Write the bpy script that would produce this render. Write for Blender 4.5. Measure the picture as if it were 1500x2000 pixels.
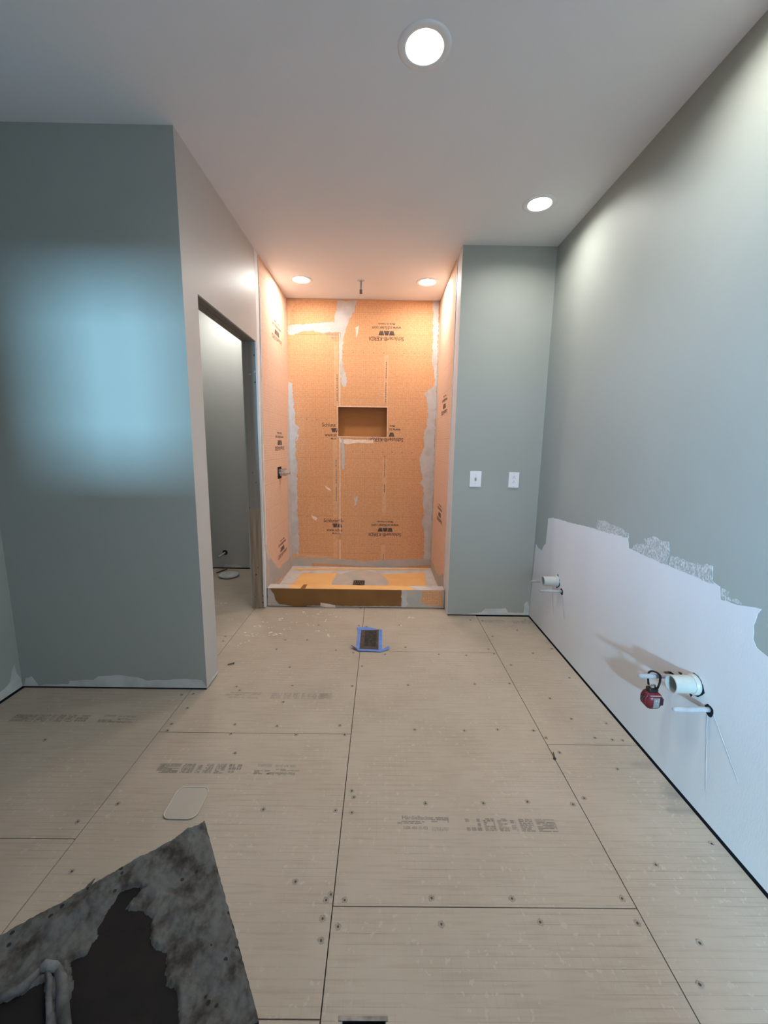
import bpy, bmesh, math, random
from mathutils import Vector, Matrix
random.seed(7)
for o in list(bpy.data.objects): bpy.data.objects.remove(o)
SC = bpy.context.scene
COL = SC.collection
V = Vector

# ------------------------------------------------------------ camera
F_PX = 794.8
PITCH, ROLL, YAW, CAM_H = 0.1643, -0.0157, 0.0071, 1.3639
cam_loc = V((0, 0, CAM_H))
fwd = V((math.sin(YAW)*math.cos(PITCH), math.cos(YAW)*math.cos(PITCH), -math.sin(PITCH)))
x0 = V((math.cos(YAW), -math.sin(YAW), 0)); d0 = fwd.cross(x0)
camx = x0*math.cos(ROLL) + d0*math.sin(ROLL); camd = fwd.cross(camx)
cd = bpy.data.cameras.new('camera'); cam = bpy.data.objects.new('camera', cd); COL.objects.link(cam)
cd.sensor_fit = 'VERTICAL'; cd.sensor_height = 24.0; cd.sensor_width = 18.0
cd.lens = F_PX/2000*24.0; cd.clip_start = 0.02
cam.matrix_world = Matrix(((camx.x, -camd.x, -fwd.x, 0), (camx.y, -camd.y, -fwd.y, 0), (camx.z, -camd.z, -fwd.z, CAM_H), (0, 0, 0, 1)))
SC.camera = cam

# ------------------------------------------------------------ world, light, exposure
SC.view_settings.view_transform = 'Standard'; SC.view_settings.look = 'None'
SC.view_settings.gamma = 1.0; SC.view_settings.use_curve_mapping = False
SC.view_settings.exposure = 0.43
W = bpy.data.worlds.new('world'); SC.world = W; W.use_nodes = True
W.node_tree.nodes['Background'].inputs[0].default_value = (0.45, 0.62, 1.0, 1)
W.node_tree.nodes['Background'].inputs[1].default_value = 0.9
DAY_POWER = 640
SOFT_POWER = 185
FILL_POWER = 20
LAMP_GLOW = 200
# daylight arriving through the rear window
ld = bpy.data.lights.new('daylight', 'AREA'); ld.shape = 'RECTANGLE'; ld.size = 0.42; ld.size_y = 0.32
ld.energy = DAY_POWER; ld.color = (0.34, 0.70, 1.0)
lo = bpy.data.objects.new('daylight', ld); COL.objects.link(lo)
lo.location = (-0.60, -5.0, 1.6)   # shines towards +Y
lo.rotation_euler = (math.radians(90), 0, 0)

ls = bpy.data.lights.new('daylight_side', 'AREA'); ls.shape = 'RECTANGLE'; ls.size = 1.6; ls.size_y = 0.40
ls.energy = SOFT_POWER; ls.color = (0.33, 0.55, 1.0)
lo = bpy.data.objects.new('daylight_side', ls); COL.objects.link(lo)
lo.location = (-3.7, -2.3, 1.70)   # outside the side window, aimed through it
lo.rotation_euler = (V((1.0, 0.85, -0.05))).to_track_quat('-Z', 'Y').to_euler()

la = bpy.data.lights.new('return_fill_light', 'AREA'); la.shape = 'RECTANGLE'; la.size = 0.9; la.size_y = 1.0
la.energy = FILL_POWER; la.color = (0.96, 0.96, 1.0)
lo = bpy.data.objects.new('return_fill_light', la); COL.objects.link(lo)
lo.location = (0.62, -2.5, 1.55); lo.rotation_euler = (math.radians(90), 0, math.radians(12))   # fill light added behind the camera to lift the dark return wall

# ------------------------------------------------------------ dimensions (metres)
XL, XP, XR = -1.975, -0.955, 1.2145      # left wall, partition face, right wall
XS = 0.5484                               # shower's right wall
YL, YF, YB, YR = 2.079, 3.124, 4.256, -1.7
ZC = 2.756
PT = 0.115                                # partition thickness
DY0, DY1, DZ = 2.24, 3.228, 2.11         # rough door opening

WX0, WX1, WZ0, WZ1 = -1.12, -0.72, 1.40, 1.87     # rear window
EX0, EX1, EZ = 0.20, 1.05, 2.05                   # added rear opening for the fill light
VX0, VX1, VZ0, VZ1 = -1.45, -0.34, 1.27, 1.88     # side window (along Y)

# ------------------------------------------------------------ pixel to plane
def hit(px, py, ax, val):
    d = camx*((px-750)/F_PX) + camd*((py-1000)/F_PX) + fwd
    t = (val-cam_loc[ax])/d[ax]
    return cam_loc + d*t

# ------------------------------------------------------------ materials
def nt(name):
    m = bpy.data.materials.new(name); m.use_nodes = True
    t = m.node_tree; b = t.nodes['Principled BSDF']
    return m, t, b
def mat(name, c, rough=0.7, c2=None, scale=4, det=6, mix=(0.4, 0.65), bump=0.0, bscale=60, metal=0, spec=0.3, stretch=(1, 1, 1)):
    m, t, b = nt(name)
    b.inputs['Roughness'].default_value = rough; b.inputs['Metallic'].default_value = metal
    b.inputs['Specular IOR Level'].default_value = spec
    tc = t.nodes.new('ShaderNodeTexCoord'); mp = t.nodes.new('ShaderNodeMapping'); mp.inputs['Scale'].default_value = stretch
    t.links.new(tc.outputs['Object'], mp.inputs[0])
    if c2 is None: c2 = tuple(x*0.93 for x in c)
    n = t.nodes.new('ShaderNodeTexNoise'); n.inputs['Scale'].default_value = scale; n.inputs['Detail'].default_value = det
    t.links.new(mp.outputs[0], n.inputs['Vector'])
    r = t.nodes.new('ShaderNodeValToRGB'); r.color_ramp.elements[0].position = mix[0]; r.color_ramp.elements[1].position = mix[1]
    r.color_ramp.elements[0].color = (*c, 1); r.color_ramp.elements[1].color = (*c2, 1)
    t.links.new(n.outputs['Fac'], r.inputs[0]); t.links.new(r.outputs[0], b.inputs['Base Color'])
    if bump:
        n2 = t.nodes.new('ShaderNodeTexNoise'); n2.inputs['Scale'].default_value = bscale; n2.inputs['Detail'].default_value = 4
        t.links.new(mp.outputs[0], n2.inputs['Vector'])
        bp = t.nodes.new('ShaderNodeBump'); bp.inputs['Strength'].default_value = bump; bp.inputs['Distance'].default_value = 0.003
        t.links.new(n2.outputs['Fac'], bp.inputs['Height']); t.links.new(bp.outputs[0], b.inputs['Normal'])
    return m
def mulc(t, a_out, b_out, fac, mode='MULTIPLY'):
    x = t.nodes.new('ShaderNodeMix'); x.data_type = 'RGBA'; x.blend_type = mode
    if isinstance(fac, float): x.inputs['Factor'].default_value = fac
    else: t.links.new(fac, x.inputs['Factor'])
    t.links.new(a_out, x.inputs['A'])
    if isinstance(b_out, tuple): x.inputs['B'].default_value = (*b_out, 1)
    else: t.links.new(b_out, x.inputs['B'])
    return x.outputs['Result']
def mathn(t, op, a, b=None):
    x = t.nodes.new('ShaderNodeMath'); x.operation = op
    for i, k in enumerate((a, b)):
        if k is None: continue
        if isinstance(k, (int, float)): x.inputs[i].default_value = k
        else: t.links.new(k, x.inputs[i])
    return x.outputs[0]
def gridline(t, coord, period, width):
    """1 on thin lines every `period` metres"""
    a = mathn(t, 'DIVIDE', coord, period); f = mathn(t, 'FRACT', mathn(t, 'ADD', a, 1000.0))
    d = mathn(t, 'ABSOLUTE', mathn(t, 'SUBTRACT', f, 0.5))
    return mathn(t, 'GREATER_THAN', d, 0.5-width/period/2)

SAGE, SAGE2 = (0.372, 0.396, 0.363), (0.355, 0.379, 0.346)
M = {}
M['sage'] = mat('sage_grey_paint', SAGE, 0.55, SAGE2, 1.5, bump=0.08, bscale=300)
M['greige'] = mat('pale_warm_grey', (0.52, 0.50, 0.48), 0.5, (0.50, 0.485, 0.465), 1.5, bump=0.08, bscale=300)  # paler, warmer grey than the sage, used on the partition face
M['closet'] = mat('light_grey_paint', (0.50, 0.49, 0.475), 0.6, (0.48, 0.47, 0.455), 1.5, bump=0.08, bscale=300)
M['primer'] = mat('white_primer', (0.74, 0.735, 0.74), 0.65, (0.70, 0.70, 0.71), 2.5, bump=0.1, bscale=200, stretch=(1, 1, 0.3))
M['ceiling'] = mat('ceiling_white', (0.82, 0.82, 0.845), 0.75, (0.81, 0.81, 0.835), 1.2, bump=0.05, bscale=300)
M['compound'] = mat('joint_compound', (0.62, 0.63, 0.62), 0.8, (0.5, 0.52, 0.5), 9, bump=0.3, bscale=40)
M['thinset'] = mat('thinset_mortar', (0.60, 0.555, 0.53), 0.85, (0.50, 0.43, 0.385), 10, mix=(0.45, 0.75), bump=0.5, bscale=60)
M['thinset_grey'] = mat('grey_thinset', (0.45, 0.43, 0.40), 0.85, (0.56, 0.46, 0.38), 8, bump=0.5, bscale=50)
M['dark'] = mat('dark_void', (0.012, 0.012, 0.014), 0.9)
M['curb_tan'] = mat('curb_tan_membrane', (0.25, 0.12, 0.035), 0.6, (0.215, 0.10, 0.03), 5)
M['pan_orange'] = mat('pan_orange_foam', (0.86, 0.50, 0.20), 0.7, (0.82, 0.45, 0.18), 6, bump=0.3, bscale=120)
M['niche'] = mat('niche_orange_shaded', (0.40, 0.18, 0.055), 0.6, (0.37, 0.165, 0.05), 6)  # shade inside the niche put into a darker, browner orange
M['white_pl'] = mat('white_plastic', (0.85, 0.86, 0.88), 0.35, spec=0.5)
M['slot'] = mat('slot_dark', (0.05, 0.05, 0.06), 0.6)
M['pvc'] = mat('pvc_white', (0.52, 0.52, 0.48), 0.35, (0.45, 0.45, 0.41), 14, spec=0.5)
M['supply'] = mat('white_supply_tube', (0.42, 0.42, 0.43), 0.3, (0.33, 0.33, 0.34), 18, spec=0.5)
M['chrome'] = mat('brushed_metal', (0.6, 0.6, 0.6), 0.3, metal=1)
M['steel_dark'] = mat('dark_galvanised', (0.22, 0.21, 0.2), 0.45, (0.1, 0.09, 0.085), 20, metal=0.7)
M['black'] = mat('black_plastic', (0.012, 0.012, 0.014), 0.45, spec=0.4)
M['slatm'] = mat('register_slat', (0.10, 0.095, 0.09), 0.4, (0.17, 0.16, 0.15), 40, metal=0.4)
M['bronze'] = mat('dark_bronze_register', (0.085, 0.07, 0.055), 0.5, (0.13, 0.11, 0.095), 30, mix=(0.5, 0.7), metal=0.4)
M['tape'] = mat('blue_painters_tape', (0.13, 0.24, 0.60), 0.75, (0.17, 0.29, 0.66), 20)
M['tape_back'] = mat('dusty_tape_underside', (0.06, 0.07, 0.12), 0.8, (0.16, 0.14, 0.14), 30)
M['red'] = mat('red_plastic', (0.19, 0.012, 0.022), 0.4, (0.10, 0.008, 0.014), 30, spec=0.5)
M['grey_label'] = mat('grey_sticker', (0.20, 0.20, 0.19), 0.5, (0.4, 0.4, 0.38), 60, mix=(0.5, 0.6))
M['stamp'] = mat('print_black_ink', (0.075, 0.05, 0.045), 0.7, (0.16, 0.10, 0.08), 40)
M['stampf'] = mat('print_faded_ink', (0.30, 0.22, 0.21), 0.7)
M['ink'] = mat('faint_board_ink', (0.24, 0.205, 0.175), 0.85, (0.32, 0.275, 0.23), 25)
M['inkf'] = mat('fainter_board_ink', (0.31, 0.265, 0.22), 0.85, (0.36, 0.31, 0.26), 25)
M['screwm'] = mat('screw_head_metal', (0.09, 0.08, 0.07), 0.5, metal=0.5)
M['crumb'] = mat('raised_board_burr', (0.36, 0.31, 0.255), 0.9)
M['white_crumb'] = mat('dried_thinset_crumb', (0.78, 0.74, 0.70), 0.9)
M['drip'] = mat('drip_stain', (0.50, 0.50, 0.52), 0.7, (0.66, 0.66, 0.67), 12)
M['bucket'] = mat('bucket_plastic', (0.45, 0.2, 0.05), 0.5)
M['glassclip'] = mat('clear_cover', (0.485, 0.43, 0.365), 0.5, (0.46, 0.405, 0.34), 12, spec=0.5)
M['rim'] = mat('clear_cover_rim', (0.56, 0.51, 0.45), 0.3, spec=0.5)

# wood of the rough framing
m, t, b = nt('aged_stud_wood'); M['wood'] = m
b.inputs['Roughness'].default_value = 0.8
tc = t.nodes.new('ShaderNodeTexCoord'); mp = t.nodes.new('ShaderNodeMapping'); mp.inputs['Scale'].default_value = (30, 30, 1.6)
t.links.new(tc.outputs['Object'], mp.inputs[0])
n = t.nodes.new('ShaderNodeTexNoise'); n.inputs['Scale'].default_value = 1.5; n.inputs['Detail'].default_value = 8; t.links.new(mp.outputs[0], n.inputs['Vector'])
r = t.nodes.new('ShaderNodeValToRGB'); r.color_ramp.elements[0].position = .3; r.color_ramp.elements[1].position = .7
r.color_ramp.elements[0].color = (0.21, 0.15, 0.105, 1); r.color_ramp.elements[1].color = (0.36, 0.27, 0.19, 1)
t.links.new(n.outputs['Fac'], r.inputs[0])
sx = t.nodes.new('ShaderNodeSeparateXYZ'); t.links.new(tc.outputs['Object'], sx.inputs[0])
n3 = t.nodes.new('ShaderNodeTexNoise'); n3.inputs['Scale'].default_value = 6; t.links.new(tc.outputs['Object'], n3.inputs['Vector'])
up = mathn(t, 'GREATER_THAN', mathn(t, 'ADD', sx.outputs['Z'], mathn(t, 'MULTIPLY', n3.outputs['Fac'], 0.08)), 0.88)   # grey joint-compound wash on the upper part
c1 = mulc(t, r.outputs[0], (0.215, 0.205, 0.195), mathn(t, 'MULTIPLY', up, 0.75), 'MIX')
n4 = t.nodes.new('ShaderNodeTexNoise'); n4.inputs['Scale'].default_value = 22; n4.inputs['Detail'].default_value = 3; t.links.new(tc.outputs['Object'], n4.inputs['Vector'])
c2 = mulc(t, c1, (0.42, 0.42, 0.40), mathn(t, 'GREATER_THAN', n4.outputs['Fac'], 0.69), 'MIX')
vo = t.nodes.new('ShaderNodeTexVoronoi'); vo.inputs['Scale'].default_value = 17; t.links.new(tc.outputs['Object'], vo.inputs['Vector'])
c2 = mulc(t, c2, (0.05, 0.04, 0.035), mathn(t, 'LESS_THAN', vo.outputs['Distance'], 0.11), 'MIX')
t.links.new(c2, b.inputs['Base Color'])

# cement backer board with its faint printed 1 inch grid
m, t, b = nt('cement_backer_board'); M['board'] = m
b.inputs['Roughness'].default_value = 0.8; b.inputs['Specular IOR Level'].default_value = 0.25
tc = t.nodes.new('ShaderNodeTexCoord'); sx = t.nodes.new('ShaderNodeSeparateXYZ'); t.links.new(tc.outputs['Object'], sx.inputs[0])
oi = t.nodes.new('ShaderNodeObjectInfo')
n = t.nodes.new('ShaderNodeTexNoise'); n.inputs['Scale'].default_value = 2.2; n.inputs['Detail'].default_value = 7; n.inputs['Roughness'].default_value = .6
t.links.new(tc.outputs['Object'], n.inputs['Vector'])
r = t.nodes.new('ShaderNodeValToRGB'); r.color_ramp.elements[0].position = .32; r.color_ramp.elements[1].position = .68
r.color_ramp.elements[0].color = (0.415, 0.345, 0.275, 1); r.color_ramp.elements[1].color = (0.485, 0.412, 0.335, 1)
t.links.new(n.outputs['Fac'], r.inputs[0])
mp = t.nodes.new('ShaderNodeMapping'); mp.inputs['Scale'].default_value = (6, 90, 1); t.links.new(tc.outputs['Object'], mp.inputs[0])
ns = t.nodes.new('ShaderNodeTexNoise'); ns.inputs['Scale'].default_value = 1; ns.inputs['Detail'].default_value = 4; t.links.new(mp.outputs[0], ns.inputs['Vector'])
line_y = gridline(t, sx.outputs['Y'], 0.0254, 0.0012); line_x = gridline(t, sx.outputs['X'], 0.0254, 0.0010)
nm = t.nodes.new('ShaderNodeTexNoise'); nm.inputs['Scale'].default_value = 5; nm.inputs['Detail'].default_value = 5; t.links.new(tc.outputs['Object'], nm.inputs['Vector'])
fade = mathn(t, 'MULTIPLY', mathn(t, 'MAXIMUM', mathn(t, 'SUBTRACT', nm.outputs['Fac'], 0.38), 0.0), 3.0)
l1 = mathn(t, 'MULTIPLY', line_y, mathn(t, 'MINIMUM', fade, 0.75)); l2 = mathn(t, 'MULTIPLY', line_x, mathn(t, 'MINIMUM', mathn(t, 'MULTIPLY', fade, 0.35), 0.25))
c = mulc(t, r.outputs[0], (0.60, 0.56, 0.52), l1); c = mulc(t, c, (0.62, 0.58, 0.55), l2)
c = mulc(t, c, (0.9, 0.88, 0.86), mathn(t, 'MINIMUM', mathn(t, 'MAXIMUM', mathn(t, 'MULTIPLY', mathn(t, 'SUBTRACT', ns.outputs['Fac'], 0.5), 4.0), 0.0), 0.7))
# pale scuffs
nf = t.nodes.new('ShaderNodeTexNoise'); nf.inputs['Scale'].default_value = 45; nf.inputs['Detail'].default_value = 5; t.links.new(tc.outputs['Object'], nf.inputs['Vector'])
sc = mathn(t, 'MULTIPLY', mathn(t, 'GREATER_THAN', nf.outputs['Fac'], 0.63), mathn(t, 'MINIMUM', fade, 0.5))
c = mulc(t, c, (0.53, 0.47, 0.405), sc, 'MIX')
t.links.new(c, b.inputs['Base Color'])
bp = t.nodes.new('ShaderNodeBump'); bp.inputs['Strength'].default_value = .15; bp.inputs['Distance'].default_value = .002
t.links.new(nf.outputs['Fac'], bp.inputs['Height']); t.links.new(bp.outputs[0], b.inputs['Normal'])

# orange fleece faced shower board
def kerdi(name, ca, cb):
    m, t, b = nt(name); b.inputs['Roughness'].default_value = 0.85; b.inputs['Specular IOR Level'].default_value = 0.2
    tc = t.nodes.new('ShaderNodeTexCoord'); sx = t.nodes.new('ShaderNodeSeparateXYZ'); t.links.new(tc.outputs['Object'], sx.inputs[0])
    n = t.nodes.new('ShaderNodeTexNoise'); n.inputs['Scale'].default_value = 55; n.inputs['Detail'].default_value = 6; n.inputs['Roughness'].default_value = .7
    t.links.new(tc.outputs['Object'], n.inputs['Vector'])
    r = t.nodes.new('ShaderNodeValToRGB'); r.color_ramp.elements[0].position = .36; r.color_ramp.elements[1].position = .66
    r.color_ramp.elements[0].color = (*ca, 1); r.color_ramp.elements[1].color = (*cb, 1)
    t.links.new(n.outputs['Fac'], r.inputs[0])
    c = r.outputs[0]
    for s in ('X', 'Y', 'Z'):
        fine = gridline(t, sx.outputs[s], 0.02, 0.003)
        c = mulc(t, c, (0.80, 0.74, 0.70), mathn(t, 'MULTIPLY', fine, 0.45)) if s != 'Y' else c
    gz = gridline(t, sx.outputs['Z'], 0.203, 0.004); gx = gridline(t, mathn(t, 'ADD', sx.outputs['X'], sx.outputs['Y']), 0.102, 0.004)
    c = mulc(t, c, (0.72, 0.62, 0.58), mathn(t, 'MULTIPLY', gz, 0.4)); c = mulc(t, c, (0.8, 0.7, 0.66), mathn(t, 'MULTIPLY', gx, 0.25))
    t.links.new(c, b.inputs['Base Color'])
    bp = t.nodes.new('ShaderNodeBump'); bp.inputs['Strength'].default_value = .3; bp.inputs['Distance'].default_value = .001
    t.links.new(n.outputs['Fac'], bp.inputs['Height']); t.links.new(bp.outputs[0], b.inputs['Normal'])
    return m
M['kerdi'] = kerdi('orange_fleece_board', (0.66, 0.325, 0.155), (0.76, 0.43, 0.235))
M['kerdi_side'] = kerdi('overlit_side_fleece', (0.73, 0.47, 0.33), (0.80, 0.56, 0.42))  # same fleece, paler: the side walls' overexposed light put into the colour
M['band'] = mat('membrane_band', (0.73, 0.43, 0.245), 0.8, (0.68, 0.375, 0.205), 30)
M['seamline'] = mat('pale_seam_edge', (0.86, 0.72, 0.62), 0.8, (0.80, 0.6, 0.46), 40)

# dry roller marks: primer over paint in broken stipple
m, t, b = nt('dry_roller_primer'); M['brush'] = m; b.inputs['Roughness'].default_value = 0.6
tc = t.nodes.new('ShaderNodeTexCoord'); mp = t.nodes.new('ShaderNodeMapping'); mp.inputs['Scale'].default_value = (1, 1.0, 0.6); t.links.new(tc.outputs['Object'], mp.inputs[0])
n = t.nodes.new('ShaderNodeTexNoise'); n.inputs['Scale'].default_value = 170; n.inputs['Detail'].default_value = 7; t.links.new(mp.outputs[0], n.inputs['Vector'])
r = t.nodes.new('ShaderNodeValToRGB'); r.color_ramp.elements[0].position = .42; r.color_ramp.elements[1].position = .64
r.color_ramp.elements[0].color = (*SAGE, 1); r.color_ramp.elements[1].color = (0.68, 0.68, 0.69, 1)
t.links.new(n.outputs['Fac'], r.inputs[0]); t.links.new(r.outputs[0], b.inputs['Base Color'])

# mortar crust and scraped dark plate
m, t, b = nt('dried_mortar_crust'); M['mortar'] = m; b.inputs['Roughness'].default_value = 0.9
tc = t.nodes.new('ShaderNodeTexCoord')
n = t.nodes.new('ShaderNodeTexNoise'); n.inputs['Scale'].default_value = 16; n.inputs['Detail'].default_value = 9; n.inputs['Roughness'].default_value = .65; t.links.new(tc.outputs['Object'], n.inputs['Vector'])
r = t.nodes.new('ShaderNodeValToRGB'); cr = r.color_ramp
cr.elements[0].position = .36; cr.elements[0].color = (0.028, 0.024, 0.021, 1); cr.elements[1].position = .66; cr.elements[1].color = (0.125, 0.125, 0.12, 1)
e = cr.elements.new(.43); e.color = (0.062, 0.055, 0.048, 1)
e = cr.elements.new(.5); e.color = (0.095, 0.094, 0.09, 1)
t.links.new(n.outputs['Fac'], r.inputs[0])
vo = t.nodes.new('ShaderNodeTexVoronoi'); vo.inputs['Scale'].default_value = 42; t.links.new(tc.outputs['Object'], vo.inputs['Vector'])
n2 = t.nodes.new('ShaderNodeTexNoise'); n2.inputs['Scale'].default_value = 9; t.links.new(tc.outputs['Object'], n2.inputs['Vector'])
pit = mathn(t, 'MULTIPLY', mathn(t, 'LESS_THAN', vo.outputs['Distance'], 0.17), mathn(t, 'GREATER_THAN', n2.outputs['Fac'], 0.5))
c = mulc(t, r.outputs[0], (0.015, 0.013, 0.012), pit, 'MIX'); t.links.new(c, b.inputs['Base Color'])
bp = t.nodes.new('ShaderNodeBump'); bp.inputs['Strength'].default_value = .8; bp.inputs['Distance'].default_value = .004
t.links.new(n.outputs['Fac'], bp.inputs['Height']); t.links.new(bp.outputs[0], b.inputs['Normal'])
M['plate'] = mat('bare_dark_plate', (0.007, 0.006, 0.006), 0.8, (0.013, 0.009, 0.008), 12, bump=.3, bscale=50)
M['lump2'] = mat('grey_mortar_ridge', (0.15, 0.15, 0.148), 0.85, (0.06, 0.06, 0.058), 25, bump=.8, bscale=80)
M['lump'] = mat('pale_mortar_lump', (0.22, 0.22, 0.22), 0.8, (0.10, 0.10, 0.098), 30, bump=.8, bscale=90)

m, t, b = nt('lamp_lens'); M['lens'] = m
em = t.nodes.new('ShaderNodeEmission'); em.inputs[0].default_value = (1.0, 0.975, 0.91, 1); em.inputs[1].default_value = LAMP_GLOW
t.links.new(em.outputs[0], t.nodes['Material Output'].inputs[0])
m, t, b = nt('window_glass'); M['pane'] = m
tr = t.nodes.new('ShaderNodeBsdfTransparent'); gl = t.nodes.new('ShaderNodeBsdfGlossy'); gl.inputs['Roughness'].default_value = 0.02
mx = t.nodes.new('ShaderNodeMixShader'); mx.inputs[0].default_value = .07
t.links.new(tr.outputs[0], mx.inputs[1]); t.links.new(gl.outputs[0], mx.inputs[2]); t.links.new(mx.outputs[0], t.nodes['Material Output'].inputs[0])

# ------------------------------------------------------------ helpers
def link_mesh(name, bm, m, parent=None, smooth=False):
    me = bpy.data.meshes.new(name); bm.normal_update(); bm.to_mesh(me); bm.free()
    if isinstance(m, str): m = M[m]
    if m: me.materials.append(m)
    if smooth:
        for p in me.polygons: p.use_smooth = True
    o = bpy.data.objects.new(name, me); COL.objects.link(o); adopt(o, parent)
    return o
def adopt(o, parent):
    if parent:
        o.parent = parent
        p = parent; off = V((0, 0, 0))
        while p: off += p.location; p = p.parent
        o.location = o.location-off
def struct(o): o['kind'] = 'structure'; return o
def thing(name, label, cat, loc, group=None):
    o = bpy.data.objects.new(name, None); COL.objects.link(o); o.location = loc; o.empty_display_size = .05
    return tag(o, label, cat, group)
def tag(o, label, cat, group=None):
    o['label'] = label; o['category'] = cat
    if group: o['group'] = group
    return o
def bx(bm, a, b):
    x0, y0, z0 = (min(a[i], b[i]) for i in range(3)); x1, y1, z1 = (max(a[i], b[i]) for i in range(3))
    v = [bm.verts.new(p) for p in ((x0, y0, z0), (x1, y0, z0), (x1, y1, z0), (x0, y1, z0), (x0, y0, z1), (x1, y0, z1), (x1, y1, z1), (x0, y1, z1))]
    for f in ((3, 2, 1, 0), (4, 5, 6, 7), (0, 1, 5, 4), (1, 2, 6, 5), (2, 3, 7, 6), (3, 0, 4, 7)): bm.faces.new([v[i] for i in f])
def box(name, a, b, m, parent=None, bevel=0):
    bm = bmesh.new(); bx(bm, a, b)
    if bevel: bmesh.ops.bevel(bm, geom=bm.edges[:], offset=bevel, segments=2, affect='EDGES', profile=.5)
    return link_mesh(name, bm, m, parent)
def slab(name, axis, p0, p1, rect, holes, m, parent=None):
    """flat sheet across `axis` from p0 to p1, covering rect (u0,v0,u1,v1), with rectangular holes"""
    us = sorted({rect[0], rect[2]} | {h[i] for h in holes for i in (0, 2)}); vs = sorted({rect[1], rect[3]} | {h[i] for h in holes for i in (1, 3)})
    us = [u for u in us if rect[0] <= u <= rect[2]]; vs = [v for v in vs if rect[1] <= v <= rect[3]]
    bm = bmesh.new(); grid = {}
    def P(u, v, w):
        return [(w, u, v), (u, w, v), (u, v, w)][axis]
    def vert(i, j, k):
        if (i, j, k) not in grid: grid[i, j, k] = bm.verts.new(P(us[i], vs[j], (p0, p1)[k]))
        return grid[i, j, k]
    def solid(i, j):
        if i < 0 or j < 0 or i >= len(us)-1 or j >= len(vs)-1: return False
        cu, cv = (us[i]+us[i+1])/2, (vs[j]+vs[j+1])/2
        return not any(h[0] < cu < h[2] and h[1] < cv < h[3] for h in holes)
    for i in range(len(us)-1):
        for j in range(len(vs)-1):
            if not solid(i, j): continue
            for k in (0, 1): bm.faces.new([vert(i, j, k), vert(i+1, j, k), vert(i+1, j+1, k), vert(i, j+1, k)])
            for (di, dj, e) in ((-1, 0, ((i, j), (i, j+1))), (1, 0, ((i+1, j), (i+1, j+1))), (0, -1, ((i, j), (i+1, j))), (0, 1, ((i, j+1), (i+1, j+1)))):
                if not solid(i+di, j+dj):
                    (a, b2), (c, d) = e; bm.faces.new([vert(a, b2, 0), vert(c, d, 0), vert(c, d, 1), vert(a, b2, 1)])
    bmesh.ops.recalc_face_normals(bm, faces=bm.faces)
    return link_mesh(name, bm, m, parent)
def rough_outline(pts, jag, step=0.03, closed=True):
    out = []
    n = len(pts)
    for i in range(n):
        a, b2 = pts[i], pts[(i+1) % n]; L = (b2-a).length; k = max(1, int(L/step))
        out.append(a.copy())
        for j in range(1, k):
            p = a.lerp(b2, j/k)
            p = p + V((random.uniform(-jag, jag), random.uniform(-jag, jag), random.uniform(-jag, jag)))
            out.append(p)
    return out
PC = [0]
def patch(name, axis, val, nrm, pts, m, parent=None, th=0.0012, jag=0.004, step=0.03, base=0.0, world=False, clamp=None):
    """thin irregular layer lying on the plane axis=val; pts in photo pixels, or (u,v) world when world"""
    if world:
        P = []
        for u, v in pts:
            q = [0, 0, 0]; o = [i for i in range(3) if i != axis]; q[axis] = val; q[o[0]] = u; q[o[1]] = v; P.append(V(q))
    else: P = [hit(x, y, axis, val) for x, y in pts]
    PC[0] += 1; th += (PC[0] % 25)*.00003
    P = rough_outline(P, jag, step)
    for p in P:
        p[axis] = val+nrm*base
        if clamp:
            for ax, lo, hi in clamp: p[ax] = min(max(p[ax], lo), hi)
    bm = bmesh.new(); vs = [bm.verts.new(p) for p in P]; f = bm.faces.new(vs)
    r = bmesh.ops.extrude_face_region(bm, geom=[f]); ev = [g for g in r['geom'] if isinstance(g, bmesh.types.BMVert)]
    d = V((0, 0, 0)); d[axis] = nrm*th
    for v in ev: v.co += d
    bmesh.ops.triangulate(bm, faces=[f for f in bm.faces if len(f.verts) > 4])
    bmesh.ops.recalc_face_normals(bm, faces=bm.faces)
    return link_mesh(name, bm, m, parent)
def frame_of(d):
    d = d.normalized(); a = V((0, 0, 1)) if abs(d.z) < .9 else V((1, 0, 0)); u = d.cross(a).normalized(); return u, d.cross(u).normalized()
def tube(bm, pts, r, seg=16, caps=True, r_in=None):
    pts = [V(p) for p in pts]; rings = []
    rr = r if isinstance(r, (list, tuple)) else [r]*len(pts)
    u = None
    for i, p in enumerate(pts):
        d = (pts[min(i+1, len(pts)-1)]-pts[max(i-1, 0)])
        if u is None: u, w = frame_of(d)
        else:
            dn = d.normalized(); u = (u-dn*u.dot(dn)).normalized(); w = dn.cross(u)
        rings.append([bm.verts.new(p+u*rr[i]*math.cos(a)+w*rr[i]*math.sin(a)) for a in [2*math.pi*k/seg for k in range(seg)]])
    for a, b2 in zip(rings, rings[1:]):
        for k in range(seg): bm.faces.new([a[k], a[(k+1) % seg], b2[(k+1) % seg], b2[k]])
    if caps: bm.faces.new(rings[0][::-1]); bm.faces.new(rings[-1])
    bmesh.ops.recalc_face_normals(bm, faces=bm.faces)
    return rings
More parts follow.
